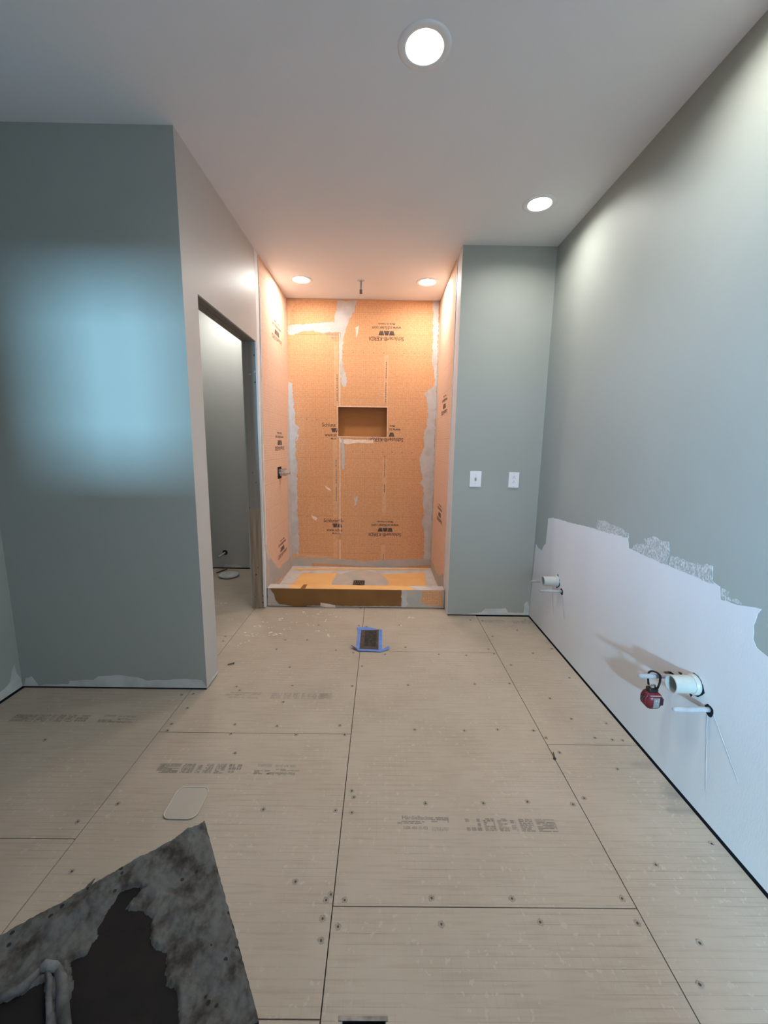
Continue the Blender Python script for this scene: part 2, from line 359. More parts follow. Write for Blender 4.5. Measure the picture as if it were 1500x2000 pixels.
def lathe(bm, origin, axis, prof, seg=32):
    """prof = [(radius, distance along axis)]"""
    axis = V(axis).normalized(); u, w = frame_of(axis); origin = V(origin); rings = []
    for r, h in prof:
        if r < 1e-6: rings.append([bm.verts.new(origin+axis*h)])
        else: rings.append([bm.verts.new(origin+axis*h+u*r*math.cos(2*math.pi*k/seg)+w*r*math.sin(2*math.pi*k/seg)) for k in range(seg)])
    for a, b2 in zip(rings, rings[1:]):
        for k in range(seg):
            A = [a[k % len(a)], a[(k+1) % len(a)], b2[(k+1) % len(b2)], b2[k % len(b2)]]
            s = []
            for v in A:
                if v not in s: s.append(v)
            if len(s) > 2: bm.faces.new(s)
    bmesh.ops.recalc_face_normals(bm, faces=bm.faces)
def text_mesh(s, size, bold=0.0):
    c = bpy.data.curves.new('printed', 'FONT'); c.body = s; c.size = size; c.align_x = 'CENTER'; c.align_y = 'CENTER'; c.resolution_u = 2; c.offset = bold
    o = bpy.data.objects.new('printed', c); COL.objects.link(o); bpy.context.view_layer.update()
    me = bpy.data.meshes.new_from_object(o.evaluated_get(bpy.context.evaluated_depsgraph_get())); bpy.data.objects.remove(o)
    return me
def put_flat(me, name, org, right, up, m, parent):
    org, right, up = V(org), V(right), V(up); n = right.cross(up)
    for v in me.vertices: v.co = org+right*v.co.x+up*v.co.y+n*0.0004
    me.materials.clear(); me.materials.append(M[m])
    o = bpy.data.objects.new(name, me); COL.objects.link(o); adopt(o, parent); return o
def quads_mesh(quads):
    me = bpy.data.meshes.new('marks'); vs = []; fs = []
    for q in quads: fs.append(tuple(range(len(vs), len(vs)+len(q)))); vs += [(x, y, 0) for x, y in q]
    me.from_pydata(vs, [], fs); return me

# ------------------------------------------------------------ floor
SEAM = -0.128
GAP = 0.0016
floor = struct(box('floor', (XL-.1, YR-.1, -0.14), (XR+.1, 4.42, -0.0125), 'dark'))
rects = []
def col(x0, x1, ys, holes=()):
    for y0, y1 in zip(ys, ys[1:]): rects.append((x0, y0, x1, y1, holes))
VENT = (-0.105, 2.585, -0.022, 2.815)
DUCT = (-0.077, 0.50, 0.030, 0.768)
col(XL+.004, SEAM-.914, (YR+.004, -0.30, 1.21, 2.73, 4.296))
col(SEAM-.914, SEAM, (YR+.004, -0.76, 0.765, 1.741, 3.268))
col(SEAM, SEAM+.914, (YR+.004, -0.516, 1.008, 2.532, 3.268))
col(SEAM+.914, XR-.004, (YR+.004, 0.162, 1.686, 3.12))
boards = []
for x0, y0, x1, y1, h in rects:
    hs = [H for H in (VENT, DUCT) if H[0] < x1 and H[2] > x0 and H[1] < y1 and H[3] > y0]
    boards.append((slab('backer_board', 2, -0.012, 0.0, (x0+GAP, y0+GAP, x1-GAP, y1-GAP), hs, 'board', floor), (x0, y0, x1, y1)))
def board_at(p):
    for o, (x0, y0, x1, y1) in boards:
        if x0 <= p.x <= x1 and y0 <= p.y <= y1: return o
    return boards[0][0]
# under the shower: closed by the pan; WC side strip
SCREWS = [(911,1280),(927,1336),(965,1277),(954,1268),(962,1243),(942,1212),(919,1211),(1026,1211),(1010,1231),(1041,1276),(1078,1267),(998,1299),(1112,1324),(1074,1364),(1116,1404),(1184,1413),(995,1335),(1066,1441),(1042,1427),(972,1425),(907,1427),(1093,1470),(1206,1502),(1216,1446),(1196,1445),(1162,1441),(1141,1559),(1119,1571),(1030,1566),(944,1569),(1390,1648),(1281,1689),(1215,1755),(1000,1755),(1245,1803),(1367,1923),(1367,1842),(577,1722),(646,1747),(637,1758),(673,1758),(843,1754),(630,1794),(660,1810),(627,1837),(862,1805),(1055,1801),(831,1569),(462,1341),(468,1348),(571,1339),(688,1340),(459,1415),(541,1418),(664,1417),(327,1427),(451,1433),(578,1435),(673,1435),(459,1471),(514,1581),(655,1583),(687,1545),(691,1557),(687,1587),(553,1371),(355,1357),(378,1355),(366,1383),(335,1414),(634,1187),(705,1188),(701,1222),(716,1224),(780,1221),(792,1264),(857,1278),(690,1275),(752,1278),(707,1301),(656,1270),(622,1221),(797,1338),(810,1425),(152,1605),(140,1702),(88,1445),(230,1570),(557,1250),(440,1243),(436,1252),(600,1250),(540,1268),(566,1303)]
def screw_mesh():
    bm = bmesh.new(); lathe(bm, (0, 0, 0), (0, 0, 1), [(0, .0004), (.0014, .0004), (.0032, .0010), (.0037, .0003), (.0037, 0)], 10)
    me = bpy.data.meshes.new('screw'); bm.to_mesh(me); bm.free(); me.materials.append(M['screwm']); return me
def burr_mesh(k):
    random.seed(k); bm = bmesh.new(); n = 14; vi = []; vo = []; vt = []
    for i in range(n):
        a = 2*math.pi*i/n; r = random.uniform(.0075, .012)
        vi.append(bm.verts.new((.005*math.cos(a), .005*math.sin(a), 0.0003))); vt.append(bm.verts.new((.007*math.cos(a), .007*math.sin(a), random.uniform(.0006, .0022)))); vo.append(bm.verts.new((r*math.cos(a), r*math.sin(a), 0.0001)))
    for A, B in ((vi, vt), (vt, vo)):
        for i in range(n): bm.faces.new([A[i], A[(i+1) % n], B[(i+1) % n], B[i]])
    bmesh.ops.recalc_face_normals(bm, faces=bm.faces)
    me = bpy.data.meshes.new('burr'); bm.to_mesh(me); bm.free(); me.materials.append(M['crumb']); return me
sm = screw_mesh(); bms = [burr_mesh(k) for k in range(3)]
burr_bm = {}
for i, (x, y) in enumerate(SCREWS):
    p = hit(x, y, 2, 0); b = board_at(p)
    o = bpy.data.objects.new('screw', sm); COL.objects.link(o); o.parent = b; o.location = p; o.rotation_euler.z = i
    o = bpy.data.objects.new('screw_burr', bms[i % 3]); COL.objects.link(o); o.parent = b; o.location = p; o.rotation_euler.z = i*1.7
random.seed(11)

# faint ink printed on the boards
def block(x0, x1, y0, y1, rows, density=0.8, word=.03):
    q = []; h = (y1-y0)/rows
    for r in range(rows):
        x = x0
        while x < x1:
            w = random.uniform(word*.3, word); 
            if random.random() < density: q.append(((x, y0+r*h), (min(x+w, x1), y0+r*h), (min(x+w, x1), y0+(r+.78)*h), (x, y0+(r+.78)*h)))
            x += w+random.uniform(.002, .005)
    return q
def board_print(cx, cy, rot, ink, words, L=0.58, full=True, a=0):
    b = board_at(V((cx, cy, 0)))
    R = V((math.cos(rot), math.sin(rot), 0)); U = V((-math.sin(rot), math.cos(rot), 0))
    q = []
    q += block(-L/2, -L/2+.10, -.003, .010, 2, .75)
    q += block(-L/2+.125, -L/2+.19, .005, .028, 3, .9)+block(-L/2+.125, -L/2+.185, -.030, -.014, 4, 1, .006)
    x = -L/2+.25
    for w, n in ((.055, 3), (.04, 7), (.035, 8), (.02, 8), (.05, 7)):
        q += block(x, x+w, -.026, .026, n, .85, .02); x += w+.012
    q += block(x, L/2, -.026, .026, 9, .93, .05)
    put_flat(quads_mesh(q), 'ink_print', (cx, cy, 0), R, U, ink, b)
    me = text_mesh('HardieBacker', .021, .0006)
    put_flat(me, 'ink_lettering', V((cx, cy, 0))+R*(-L/2+.075)+U*.022, R, U, ink, b)
    me = text_mesh('NER 405 (0.42)', .014, .0005)
    put_flat(me, 'ink_lettering', V((cx, cy, 0))+R*(-L/2+.065)+U*-.019, R, U, ink, b)
board_print(0.366, 1.279, -0.008, 'ink', 1)
board_print(-0.628, 1.523, math.pi, 'ink', 1, .60)
board_print(-0.546, 2.035, 0.0, 'inkf', 1, .58)
board_print(-1.50, 1.83, math.pi, 'ink', 1, .62)
board_print(0.98, 3.02, 0, 'inkf', 1, .36)

# ------------------------------------------------------------ walls, ceiling
Z0 = 0.011   # sheets stop just above the floor
def wallstrip(a, b, parent): return box('bottom_plate', a, b, 'dark', parent)
lights_xy = [(0.130, 1.690), (0.894, 2.618), (-0.720, 3.792), (0.372, 3.797), (0.915, 1.40), (-1.50, 3.97)]  # last one is unseen, added to brighten the closet
LR = 0.071
ceiling = slab('ceiling', 2, ZC, ZC+.1, (XL-.1, YR-.1, XR+.1, 4.42), [(x-.066, y-.066, x+.066, y+.066) for x, y in lights_xy], 'ceiling'); struct(ceiling)

wall_right = struct(box('wall_right', (XR, YR, Z0), (XR+.1, YF+.0, ZC), 'sage')); wallstrip((XR+.006, YR, -.012), (XR+.1, YF, Z0), wall_right)
wall_left = struct(slab('wall_left', 0, XL-.1, XL, (YR, Z0, YL, ZC), [(VX0, VZ0, VX1, VZ1)], 'sage')); wallstrip((XL-.1, YR, -.012), (XL-.006, YL, Z0), wall_left)
wall_front_left = struct(box('wall_front_left', (XL-.1, YL, Z0), (XP-.0125, YL+.0125, ZC), 'sage')); wallstrip((XL-.1, YL+.006, -.011), (XP-.006, YL+.0125, Z0), wall_front_left)
box('corner_return', (XP-.0125, YL, Z0), (XP-.0004, YL+.0125, ZC), 'sage', wall_front_left)
box('inner_sheet', (XL, YL+.102, Z0), (XP-PT, YL+.114, ZC), 'sage', wall_front_left)
box('core', (XL, YL+.0125, Z0), (XP-PT+.01, YL+.102, ZC), 'wood', wall_front_left)
# partition with the door opening: two sheets and the rough framing between
wall_partition = struct(slab('wall_partition', 0, XP-.0125, XP, (YL+.0005, Z0, 3.245, ZC), [(DY0, -1, DY1, DZ)], 'greige'))
slab('back_sheet', 0, XP-PT, XP-PT+.0125, (YL+.114, Z0, 3.245, ZC), [(DY0-.006, -1, DY1+.004, DZ+.004)], 'sage', wall_partition)
door_1 = struct(bpy.data.objects.new('door_1', None)); COL.objects.link(door_1); door_1.location = ((XP-PT/2, (DY0+DY1)/2, 0))
xi0, xi1 = XP-PT+.0125, XP-.0125
box('jamb_stud', (xi0, DY1-.004, 0.001), (xi1, DY1+.034, DZ+.0), 'wood', door_1)['label'] = 'far jamb stud of bare dirty wood'
box('jamb_stud', (xi0, DY0-.034, 0.001), (xi1, DY0+.004, DZ+.0), 'wood', door_1)
box('header', (xi0, DY0-.034, DZ+.0005), (xi0+.042, DY1+.034, DZ+.09), 'wood', door_1)
box('header', (xi0+.046, DY0-.034, DZ+.0005), (xi1, DY1+.034, DZ+.09), 'wood', door_1)
# broken white paper edge of the far jamb's drywall
def ragged_strip(x, y0, w, parent, name='torn_drywall_edge', n=60, z0=Z0, z1=DZ, m='primer'):
    bm = bmesh.new(); rows = []
    for i in range(n+1):
        z = z0+(z1-z0)*i/n; r = w+random.uniform(-.0035, .0035)
        rows.append([bm.verts.new((x, y0, z)), bm.verts.new((x, y0-r, z)), bm.verts.new((x-.010, y0-r*.85, z)), bm.verts.new((x-.010, y0, z))])
    for A, B in zip(rows, rows[1:]):
        for k in range(4): bm.faces.new([A[k], A[(k+1) % 4], B[(k+1) % 4], B[k]])
    bm.faces.new(rows[0]); bm.faces.new(rows[-1][::-1]); bmesh.ops.recalc_face_normals(bm, faces=bm.faces)
    return link_mesh(name, bm, m, parent)
ragged_strip(XP-.0008, DY1+.002, .009, door_1)
# WC room
wall_closet_back = struct(box('wall_closet_back', (XL-.1, 4.300, Z0), (XP-.03, 4.42, ZC), 'closet')); wallstrip((XL-.1, 4.306, -.012), (XP-.03, 4.42, Z0), wall_closet_back)
wall_closet_left = struct(box('wall_closet_left', (XL-.1, YL+.0125, Z0), (XL, 4.300, ZC), 'sage')); wallstrip((XL-.1, YL+.0125, -.012), (XL-.006, 4.3, Z0), wall_closet_left)
wall_closet_right = struct(box('wall_closet_right', (XP-PT, 3.247, Z0), (XP-.03, 4.300, ZC), 'sage')); wallstrip((XP-PT+.006, 3.247, -.012), (XP-.03, 4.3, Z0), wall_closet_right)
# shower alcove
KY = 3.325     # where the orange board starts
wall_shower_left = struct(box('wall_shower_left', (XP-.030, 3.2455, 0.0), (XP, 4.42, ZC), 'primer'))
box('white_edge_strip', (XP-.001, DY1+.0, .003), (XP+.0015, KY-.001, 2.05), 'primer', wall_shower_left)
wall_shower_right = struct(box('wall_shower_right', (XS, YF+.013, 0.0), (XS+.1, YB+.1, ZC), 'primer'))
wall_front_right = struct(box('wall_front_right', (XS+.0, YF, Z0), (XR+.1, YF+.013, ZC), 'sage')); wallstrip((XS+.006, YF+.006, -.011), (XR+.1, YF+.0128, Z0), wall_front_right)
box('corner_bead', (XS-.0015, YF+.0005, Z0), (XS+.0, YF+.013, ZC), 'primer', wall_front_right)
NX0, NX1, NZ0, NZ1, ND = -0.455, 0.047, 1.440, 1.736, 0.09
wall_shower_back = struct(slab('wall_shower_back', 1, YB+.012, YB+.115, (XP, 0, XS, ZC), [(NX0, NZ0, NX1, NZ1)], 'niche'))
# orange boards
TH = .006
gap = .0015
SX = -0.437
HN = [(NX0, NZ0, NX1, NZ1)]
pb = {}
def kp(key, name, rect, holes=(), m='kerdi'):
    pb[key] = slab(name, 1, YB, YB+.0119, rect, list(holes), m, wall_shower_back); return pb[key]
kp('tl', 'foam_backer_panel', (XP+.003, 2.425, SX-gap, ZC-.002))
kp('l', 'foam_backer_panel', (XP+.003, .03, SX-gap, 2.425-gap*1.5), HN)
kp('r', 'foam_backer_panel', (SX+gap, .03, XS-.003, ZC-.002), HN)
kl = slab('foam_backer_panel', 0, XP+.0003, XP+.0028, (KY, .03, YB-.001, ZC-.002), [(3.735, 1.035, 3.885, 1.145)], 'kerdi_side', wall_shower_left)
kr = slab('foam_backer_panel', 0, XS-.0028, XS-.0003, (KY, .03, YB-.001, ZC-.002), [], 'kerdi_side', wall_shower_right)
box('metal_edge_strip', (XS-.004, KY-.012, .0), (XS-.0005, KY-.002, ZC-.002), 'white_pl', wall_shower_right)
# niche
niche = wall_shower_back
bm = bmesh.new()
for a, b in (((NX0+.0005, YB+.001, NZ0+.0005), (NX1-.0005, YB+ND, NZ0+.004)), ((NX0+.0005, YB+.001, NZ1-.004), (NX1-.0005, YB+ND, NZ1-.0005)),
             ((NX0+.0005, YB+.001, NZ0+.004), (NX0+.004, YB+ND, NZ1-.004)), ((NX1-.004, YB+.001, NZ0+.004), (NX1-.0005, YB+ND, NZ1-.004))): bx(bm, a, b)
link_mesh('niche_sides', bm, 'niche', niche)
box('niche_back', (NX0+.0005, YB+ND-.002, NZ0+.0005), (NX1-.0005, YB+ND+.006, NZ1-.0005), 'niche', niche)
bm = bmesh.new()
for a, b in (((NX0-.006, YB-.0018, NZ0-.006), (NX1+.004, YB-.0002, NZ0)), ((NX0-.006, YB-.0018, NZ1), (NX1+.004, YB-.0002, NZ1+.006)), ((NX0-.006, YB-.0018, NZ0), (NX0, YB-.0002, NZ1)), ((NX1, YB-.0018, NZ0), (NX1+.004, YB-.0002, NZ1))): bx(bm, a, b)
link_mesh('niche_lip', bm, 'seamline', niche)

# lettering on the orange boards
def trapezoids(w, h, n=3.0):
    q = []; g = w*.03; tw = (w-2*g)/2.62
    x = -w/2
    for k in range(3):
        if k >= n: break
        f = min(1, n-k); s = tw*.24
        if k % 2 == 0: pts = [(x, h/2), (x+tw*f, h/2), (x+(tw-s)*f if f == 1 else x+tw*f, -h/2), (x+s, -h/2)]
        else:
            xs = x-s*.0; pts = [(x+s, h/2), (x+(tw-s)*f, h/2), (x+tw*f, -h/2), (x, -h/2)]
        q.append(pts); x += tw-s+g*1.4
    return q
def stamp(org, right, up, parent, full=True, ink='stamp', t1='Schluter\u00ae-KERDI', t3='www.schluter.com', t4='Made in Canada', ntr=3, dx=0, skip=()):
    org, right, up = V(org), V(right), V(up)
    def line(s, size, dy, target, off=0, bold=.0008):
        me = text_mesh(s, size, bold)
        xs = [v.co.x for v in me.vertices]; w = max(xs)-min(xs); k = target/w; c = (max(xs)+min(xs))/2
        for v in me.vertices: v.co.x = (v.co.x-c)*k
        put_flat(me, 'printed_lettering', org+right*(dx+off)+up*dy, right, up, ink, parent)
    W1 = 0.345
    def part_w(s, fulls, w): 
        a = text_mesh(s, .05); f = text_mesh(fulls, .05)
        wa = max(v.co.x for v in a.vertices)-min(v.co.x for v in a.vertices); wf = max(v.co.x for v in f.vertices)-min(v.co.x for v in f.vertices)
        return w*wa/wf, (-w/2+w*wa/wf/2)
    F1, F3, F4 = 'Schluter\u00ae-KERDI', 'www.schluter.com', 'Made in Canada'
    if 1 not in skip: w, o = part_w(t1, F1, W1); line(t1, .055, .055, w, o)
    if 3 not in skip: w, o = part_w(t3, F3, .29); line(t3, .046, -.046, w, o, .0007)
    if 4 not in skip: w, o = part_w(t4, F4, .165); line(t4, .026, -.082, w, o, .0004)
    if 2 not in skip:
        put_flat(quads_mesh(trapezoids(.165, .042, ntr)), 'printed_emblem', org+right*dx+up*.004, right, up, ink, parent)
RX, UZ = V((1, 0, 0)), V((0, 0, 1))
def bk(px, py): p = hit(px, py, 1, YB); return V((p.x, YB, p.z))
stamp(bk(755, 650), -RX, -UZ, pb['r'])
stamp(bk(752, 1034), -RX, -UZ, pb['r'])
stamp(bk(755, 848), -RX, -UZ, pb['r'], t3='www.sc', t4='Made', skip=(2,))
p = bk(755, 848)
put_flat(quads_mesh([[(-.0825, .021), (-.0225, .021), (-.036, -.021), (-.069, -.021)]]), 'printed_emblem', p-UZ*.004, -RX, -UZ, 'stamp', pb['r'])
stamp(bk(662, 841), RX, UZ, pb['l'], t1='Schlute', t3='www.sc', t4='Made', ntr=1.3)
stamp(bk(664, 1027), RX, UZ, pb['l'], t1='Schluter\u00ae-', t3='www.schlu', t4='Made in', ntr=1.9)
stamp(bk(664, 643), RX, UZ, pb['l'], t1='Schlut', t3='www.sch', t4='Made in', ink='stampf', skip=(1, 2))
def lw(z): return (XP+.0028, 3.84, z)
for z in (2.33, 1.37, .36): stamp(lw(z), V((0, -1, 0)), -UZ, kl, ink='stamp')
for y, z in ((3.83, 2.61), (3.70, 1.71), (3.74, .73)): stamp((XS-.0028, y, z), V((0, 1, 0)), -UZ, kr)
# dotted fixing rows and fine vertical print lines
def dots(plist, right, up, parent, s=.0035, name='printed_dots'):
    q = []
    for p in plist: q.append([(p[0]-s, p[1]-s), (p[0]+s, p[1]-s), (p[0]+s, p[1]+s), (p[0]-s, p[1]+s)])
    put_flat(quads_mesh(q), name, parent_org, right, up, 'stamp', parent)
parent_org = V((0, YB, 0))
dots([(SX+.035+.1016*i*1.0, z) for z in (2.262, 1.285, .305) for i in range(9)], RX, UZ, pb['r'])
dots([(XP+.08+.1016*i, z) for z in (1.605, .60) for i in range(4)], RX, UZ, pb['l'], .003)
q = []
def dash(x, z0, z1, w=.0035):
    z = z1
    while z > z0:
        l = random.uniform(.006, .02); q.append([(x-w, z-l), (x+w, z-l), (x+w, z), (x-w, z)]); z -= l+random.uniform(.003, .006)
for z0, z1 in ((2.02, 2.18), (1.83, 1.98), (1.78, 1.82), (1.12, 1.25), (1.03, 1.10), (.88, .95), (.04, .2)): dash(.03, z0, z1)
put_flat(quads_mesh(q), 'printed_dashes', parent_org, RX, UZ, 'stamp', pb['r']); q = []
for z0, z1 in ((1.93, 2.05), (1.80, 1.90), (1.15, 1.2), (.97, 1.1), (.78, .92)): dash(-.463 if z0 > NZ1 else -.475, z0, z1)
put_flat(quads_mesh(q), 'printed_dashes', parent_org, RX, UZ, 'stamp', pb['l'])
# paler vertical strips and the white seam edge
for x, z0, z1, key in ((.03, 1.78, 2.24, 'r'), (.03, .62, 1.23, 'r'), (.03, .08, .30, 'r'), (-.472, 1.745, 2.36, 'l'), (-.485, .6, 1.43, 'l'), (-.485, .12, .47, 'l')):
    box('pale_strip', (x-.022, YB-.0002, z0), (x+.022, YB+.001, z1), 'band', pb[key])
for z0, z1 in ((1.745, 2.44), (1.3, 1.43), (.42, 1.3), (.12, .35)):
    patch('seam_edge', 1, YB, -1, [(SX-.003, z0), (SX+.006, z0), (SX+.006, z1), (SX-.003, z1)], 'seamline', wall_shower_back, .0014, .0015, .05, world=True)

# thinset smears, back wall
TB = dict(axis=1, val=YB, nrm=-1, parent=wall_shower_back)
CLB = ((0, XP+.001, XS-.001), (2, .03, ZC-.001))
def tb(pts, m='thinset', jag=.008, step=.016, th=.0016, base=0): return patch('thinset_smear', 1, YB, -1, pts, m, wall_shower_back, th, jag, step, base, clamp=CLB)
tb([(858,588),(845,588),(846,656),(843.7,700),(849.6,744),(848,754),(829,767.5),(836,788),(836,811),(833.5,820),(835,832),(829,843.7),(827.6,858),(829,873),(818.8,896.5),(821.7,917),(826,935),(818.8,943.7),(827.6,952.5),(826,976),(829,1005),(823,1023),(829,1034.6),(827.6,1093),(841,1100)])
tb([(562,744),(571,750),(572,773),(575,802.6),(577,829),(585,836),(581,843),(578,850),(577,890),(579.7,902.7),(581,958),(581,993.6),(584,1052),(583,1086),(571,1087)])
tb([(571,1085),(597,1087),(621,1089),(668,1092),(714.6,1096),(755.7,1093),(829,1092),(842,1092),(842,1103),(773,1108),(714.6,1106.5),(656,1102),(609,1100.6),(609,1108),(572,1109)], 'thinset_grey', .004)
tb([(659,588),(697,588),(694,597),(692.6,606),(686.8,615),(682,626.6),(675,644),(670.6,662),(667.7,685),(669,714.6),(678,738),(676.5,752.8),(670.6,755.7),(666,744),(661.8,685),(666,648),(653,632),(653,626),(657.4,606)])
tb([(563,635.4),(600,633),(650,629),(667.7,636),(666,650),(650,649),(626.6,650),(609,645.7),(591,647),(574,654.5),(562,653)])
tb([(562,584),(660,584),(660,588),(620,589),(602,590),(575,593),(568,608),(566,633),(562,633)], 'band', .003)
tb([(579,848),(585,850),(582,858),(579,862)]); tb([(666,857),(671,857),(673,880),(674,900),(671,915),(668,915)], jag=.004, step=.02)
tb([(668,895),(675,905),(673,915),(668,918)]); tb([(691,972),(699,969),(696,985),(690,990),(694,980)], jag=.003, step=.02)
tb([(560,950+130),(600,1083),(622,1084),(640,1086),(660,1089),(600,1090),(572,1089)], 'band', .004)
tb([(694,640),(701,636),(699,652),(696,660),(695,650)], 'seamline', .003, .02, .0008)
tb([(634,948),(645,955),(646,959),(638,955)], 'seamline', .002, .02, .0008)
tb([(608,1006),(620,1012),(617,1017),(610,1012)], 'seamline', .002, .02, .0008)
tb([(662,858),(730,860),(728,866),(700,864),(680,868),(664,864)], 'seamline', .004, .02, .0005)
# side walls of the shower
CLL = ((1, KY-.07, YB-.002), (2, .0, ZC))
def tl(pts, m='thinset_grey', jag=.004, th=.0012): return patch('thinset_smear', 0, XP+.0028, 1, pts, m, wall_shower_left, th, jag, .03, clamp=CLL)
tl([(563.5,780),(569,780),(569,900),(570,1000),(571,1108),(568,1110),(563,1088),(562,1000),(561,900)], 'thinset', .003)
tl([(520,1080),(528,1090),(545,1112),(552,1102),(560,1096),(568,1086),(571,1110),(550,1128),(526,1152),(521,1150)])
tl([(507,560),(509,560),(514,900),(519,1060),(527,1092),(523,1092),(516,1060),(511,900)], 'thinset', .003)
def trr(pts, m='thinset', jag=.004, th=.0012): return patch('thinset_smear', 0, XS-.0028, -1, pts, m, wall_shower_right, th, jag, .03, clamp=CLL)
trr([(841,1085),(850,1110),(858,1125),(866,1120),(867,1150),(858,1148),(841,1112)], 'thinset_grey')
trr([(856,600),(858.5,600),(855,800),(850,900),(846,1000),(842,1100),(840,1100),(843,1000),(848,850)])

# primer and joint compound on the painted walls
def onwall(name, axis, val, nrm, pts, m, parent, jag=.004, th=.0006, step=.035, clamp=None, base=0): return patch(name, axis, val, nrm, pts, m, parent, th, jag, step, base, clamp=clamp)
CR = ((1, -1.6, YF-.002), (2, Z0+.001, 2))
Rpts = [(1033,1208),(1045,1075),(1047,1062),(1051,1070),(1058,1075),(1062,1066),(1066,1062),(1071,1012),(1080,1011),(1118,1022),(1160,1032),(1226,1048),(1228,1070),(1240,1076),(1300,1102),(1345,1121),(1391,1136),(1407,1146),(1408,1170),(1440,1181),(1488,1190),(1480,1199),(1472,1222),(1471,1248),(1478,1265),(1500,1283)]
Wp = [hit(x, y, 0, XR) for x, y in Rpts]
wp = [(p.y, p.z) for p in Wp] + [(1.0, .74), (.7, .80), (.2, .86), (-.4, .84), (-1.2, .86), (-1.2, Z0)]
primer_area = patch('primer_area', 0, XR, -1, wp, 'primer', wall_right, .0007, .0022, .02, world=True, clamp=CR)
for pts in ([(1164,1034),(1168,1015),(1180,1017),(1200,1026),(1218,1035),(1220,1040),(1228,1042),(1228,1052)],
            [(1229,1071),(1240,1064),(1262,1060),(1258,1052),(1280,1048),(1290,1055),(1306,1058),(1307,1085),(1302,1104)],
            [(1309,1085),(1335,1092),(1350,1099),(1393,1105),(1391,1134),(1400,1144),(1320,1110),(1306,1104)],
            [(1408,1148),(1425,1155),(1420,1165),(1440,1170),(1450,1181),(1409,1172)]):
    onwall('dry_roller_mark', 0, XR, -1, pts, 'brush', wall_right, .004, .0009, .015)
for a, b, c in (((1078,1142),(1081,1200),.0025), ((1097,1158),(1102,1208),.004), ((1390,1390),(1442,1530),.004), ((1380,1392),(1378,1545),.003)):
    onwall('drip_stain', 0, XR, -1, [a, (a[0]+2, a[1]), (b[0]+.8, b[1]), b], 'drip', wall_right, .0008, .0011, .03)
CF = ((0, XS+.001, XR-.001), (2, Z0+.001, 2))
onwall('compound_strip', 1, YF, -1, [(885,1203),(900,1200),(940,1196),(948,1189),(962,1189),(988,1188),(992,1196),(1022,1197),(1024,1180),(1029,1174),(1032,1180),(1034,1190),(1034,1206),(885,1206)], 'compound', wall_front_right, .003, clamp=CF, step=.02)
CLF = ((0, XL+.001, XP-.001), (2, Z0+.001, 2))
onwall('compound_strip', 1, YL, -1, [(46,1349),(50,1325),(62,1321),(70,1332),(76,1341),(86,1337),(134,1337),(136,1329.6),(182,1328),(192,1321),(230,1318),(269,1323),(288,1329.6),(362,1326),(395,1329),(400,1337),(405,1350)], 'compound', wall_front_left, .003, clamp=CLF, step=.03)
onwall('compound_patch', 0, XL, 1, [(46,1342),(40,1325),(32,1315),(28,1298),(23,1308),(20,1332),(12,1342),(0,1352),(-20,1370),(-20,1392)], 'compound', wall_left, .006, clamp=((1, 1.0, YL-.002), (2, Z0+.001, 2)))
onwall('compound_patch', 0, XP, 1, [(405,1347),(412,1325),(420,1318),(427,1308),(428,1316)], 'compound', wall_partition, .003, clamp=((1, YL+.001, DY0-.001), (2, Z0+.001, 2)))
onwall('compound_patch', 1, 4.300, -1, [(436,1108),(440,1103),(452,1104),(462,1102),(472,1106),(474,1112),(440,1113)], 'compound', wall_closet_back, .005, clamp=((2, Z0, 2),))

# rear wall and its window
wall_rear = struct(slab('wall_rear', 1, YR-.12, YR, (XL-.1, 0, XR+.1, ZC), [(WX0, WZ0, WX1, WZ1), (EX0, -1, EX1, EZ)], 'sage'))
fill_opening = struct(bpy.data.objects.new('fill_opening', None)); COL.objects.link(fill_opening); fill_opening.location = ((EX0+EX1)/2, YR-.06, 0)  # unseen opening, added to let the fill light in
for a, b in (((EX0, YR-.13, 0), (EX0+.02, YR+.01, EZ)), ((EX1-.02, YR-.13, 0), (EX1, YR+.01, EZ)), ((EX0+.02, YR-.13, EZ-.02), (EX1-.02, YR+.01, EZ))): box('fill_opening_frame', a, b, 'white_pl', fill_opening)
def make_window(name, a0, a1, c0, c1, side):
    def P(a, d, c): return (XL-d, a, c) if side else (a, YR-d, c)      # d = depth into the wall
    w = struct(bpy.data.objects.new(name, None)); COL.objects.link(w); w.location = P((a0+a1)/2, .06, c0)
    bm = bmesh.new()
    for a, b in (((a0, .1, c0), (a1, .02, c0+.04)), ((a0, .1, c1-.04), (a1, .02, c1)), ((a0, .1, c0+.04), (a0+.04, .02, c1-.04)), ((a1-.04, .1, c0+.04), (a1, .02, c1-.04))): bx(bm, P(*a), P(*b))
    link_mesh('window_frame', bm, 'white_pl', w)
    box('window_pane', P(a0+.04, .062, c0+.04), P(a1-.04, .058, c1-.04), 'pane', w)
    box('window_sill', P(a0-.03, .02, c0-.03), P(a1+.03, -.04, c0), 'white_pl', w)
make_window('window_1', WX0, WX1, WZ0, WZ1, False)
make_window('window_2', VX0, VX1, VZ0, VZ1, True)

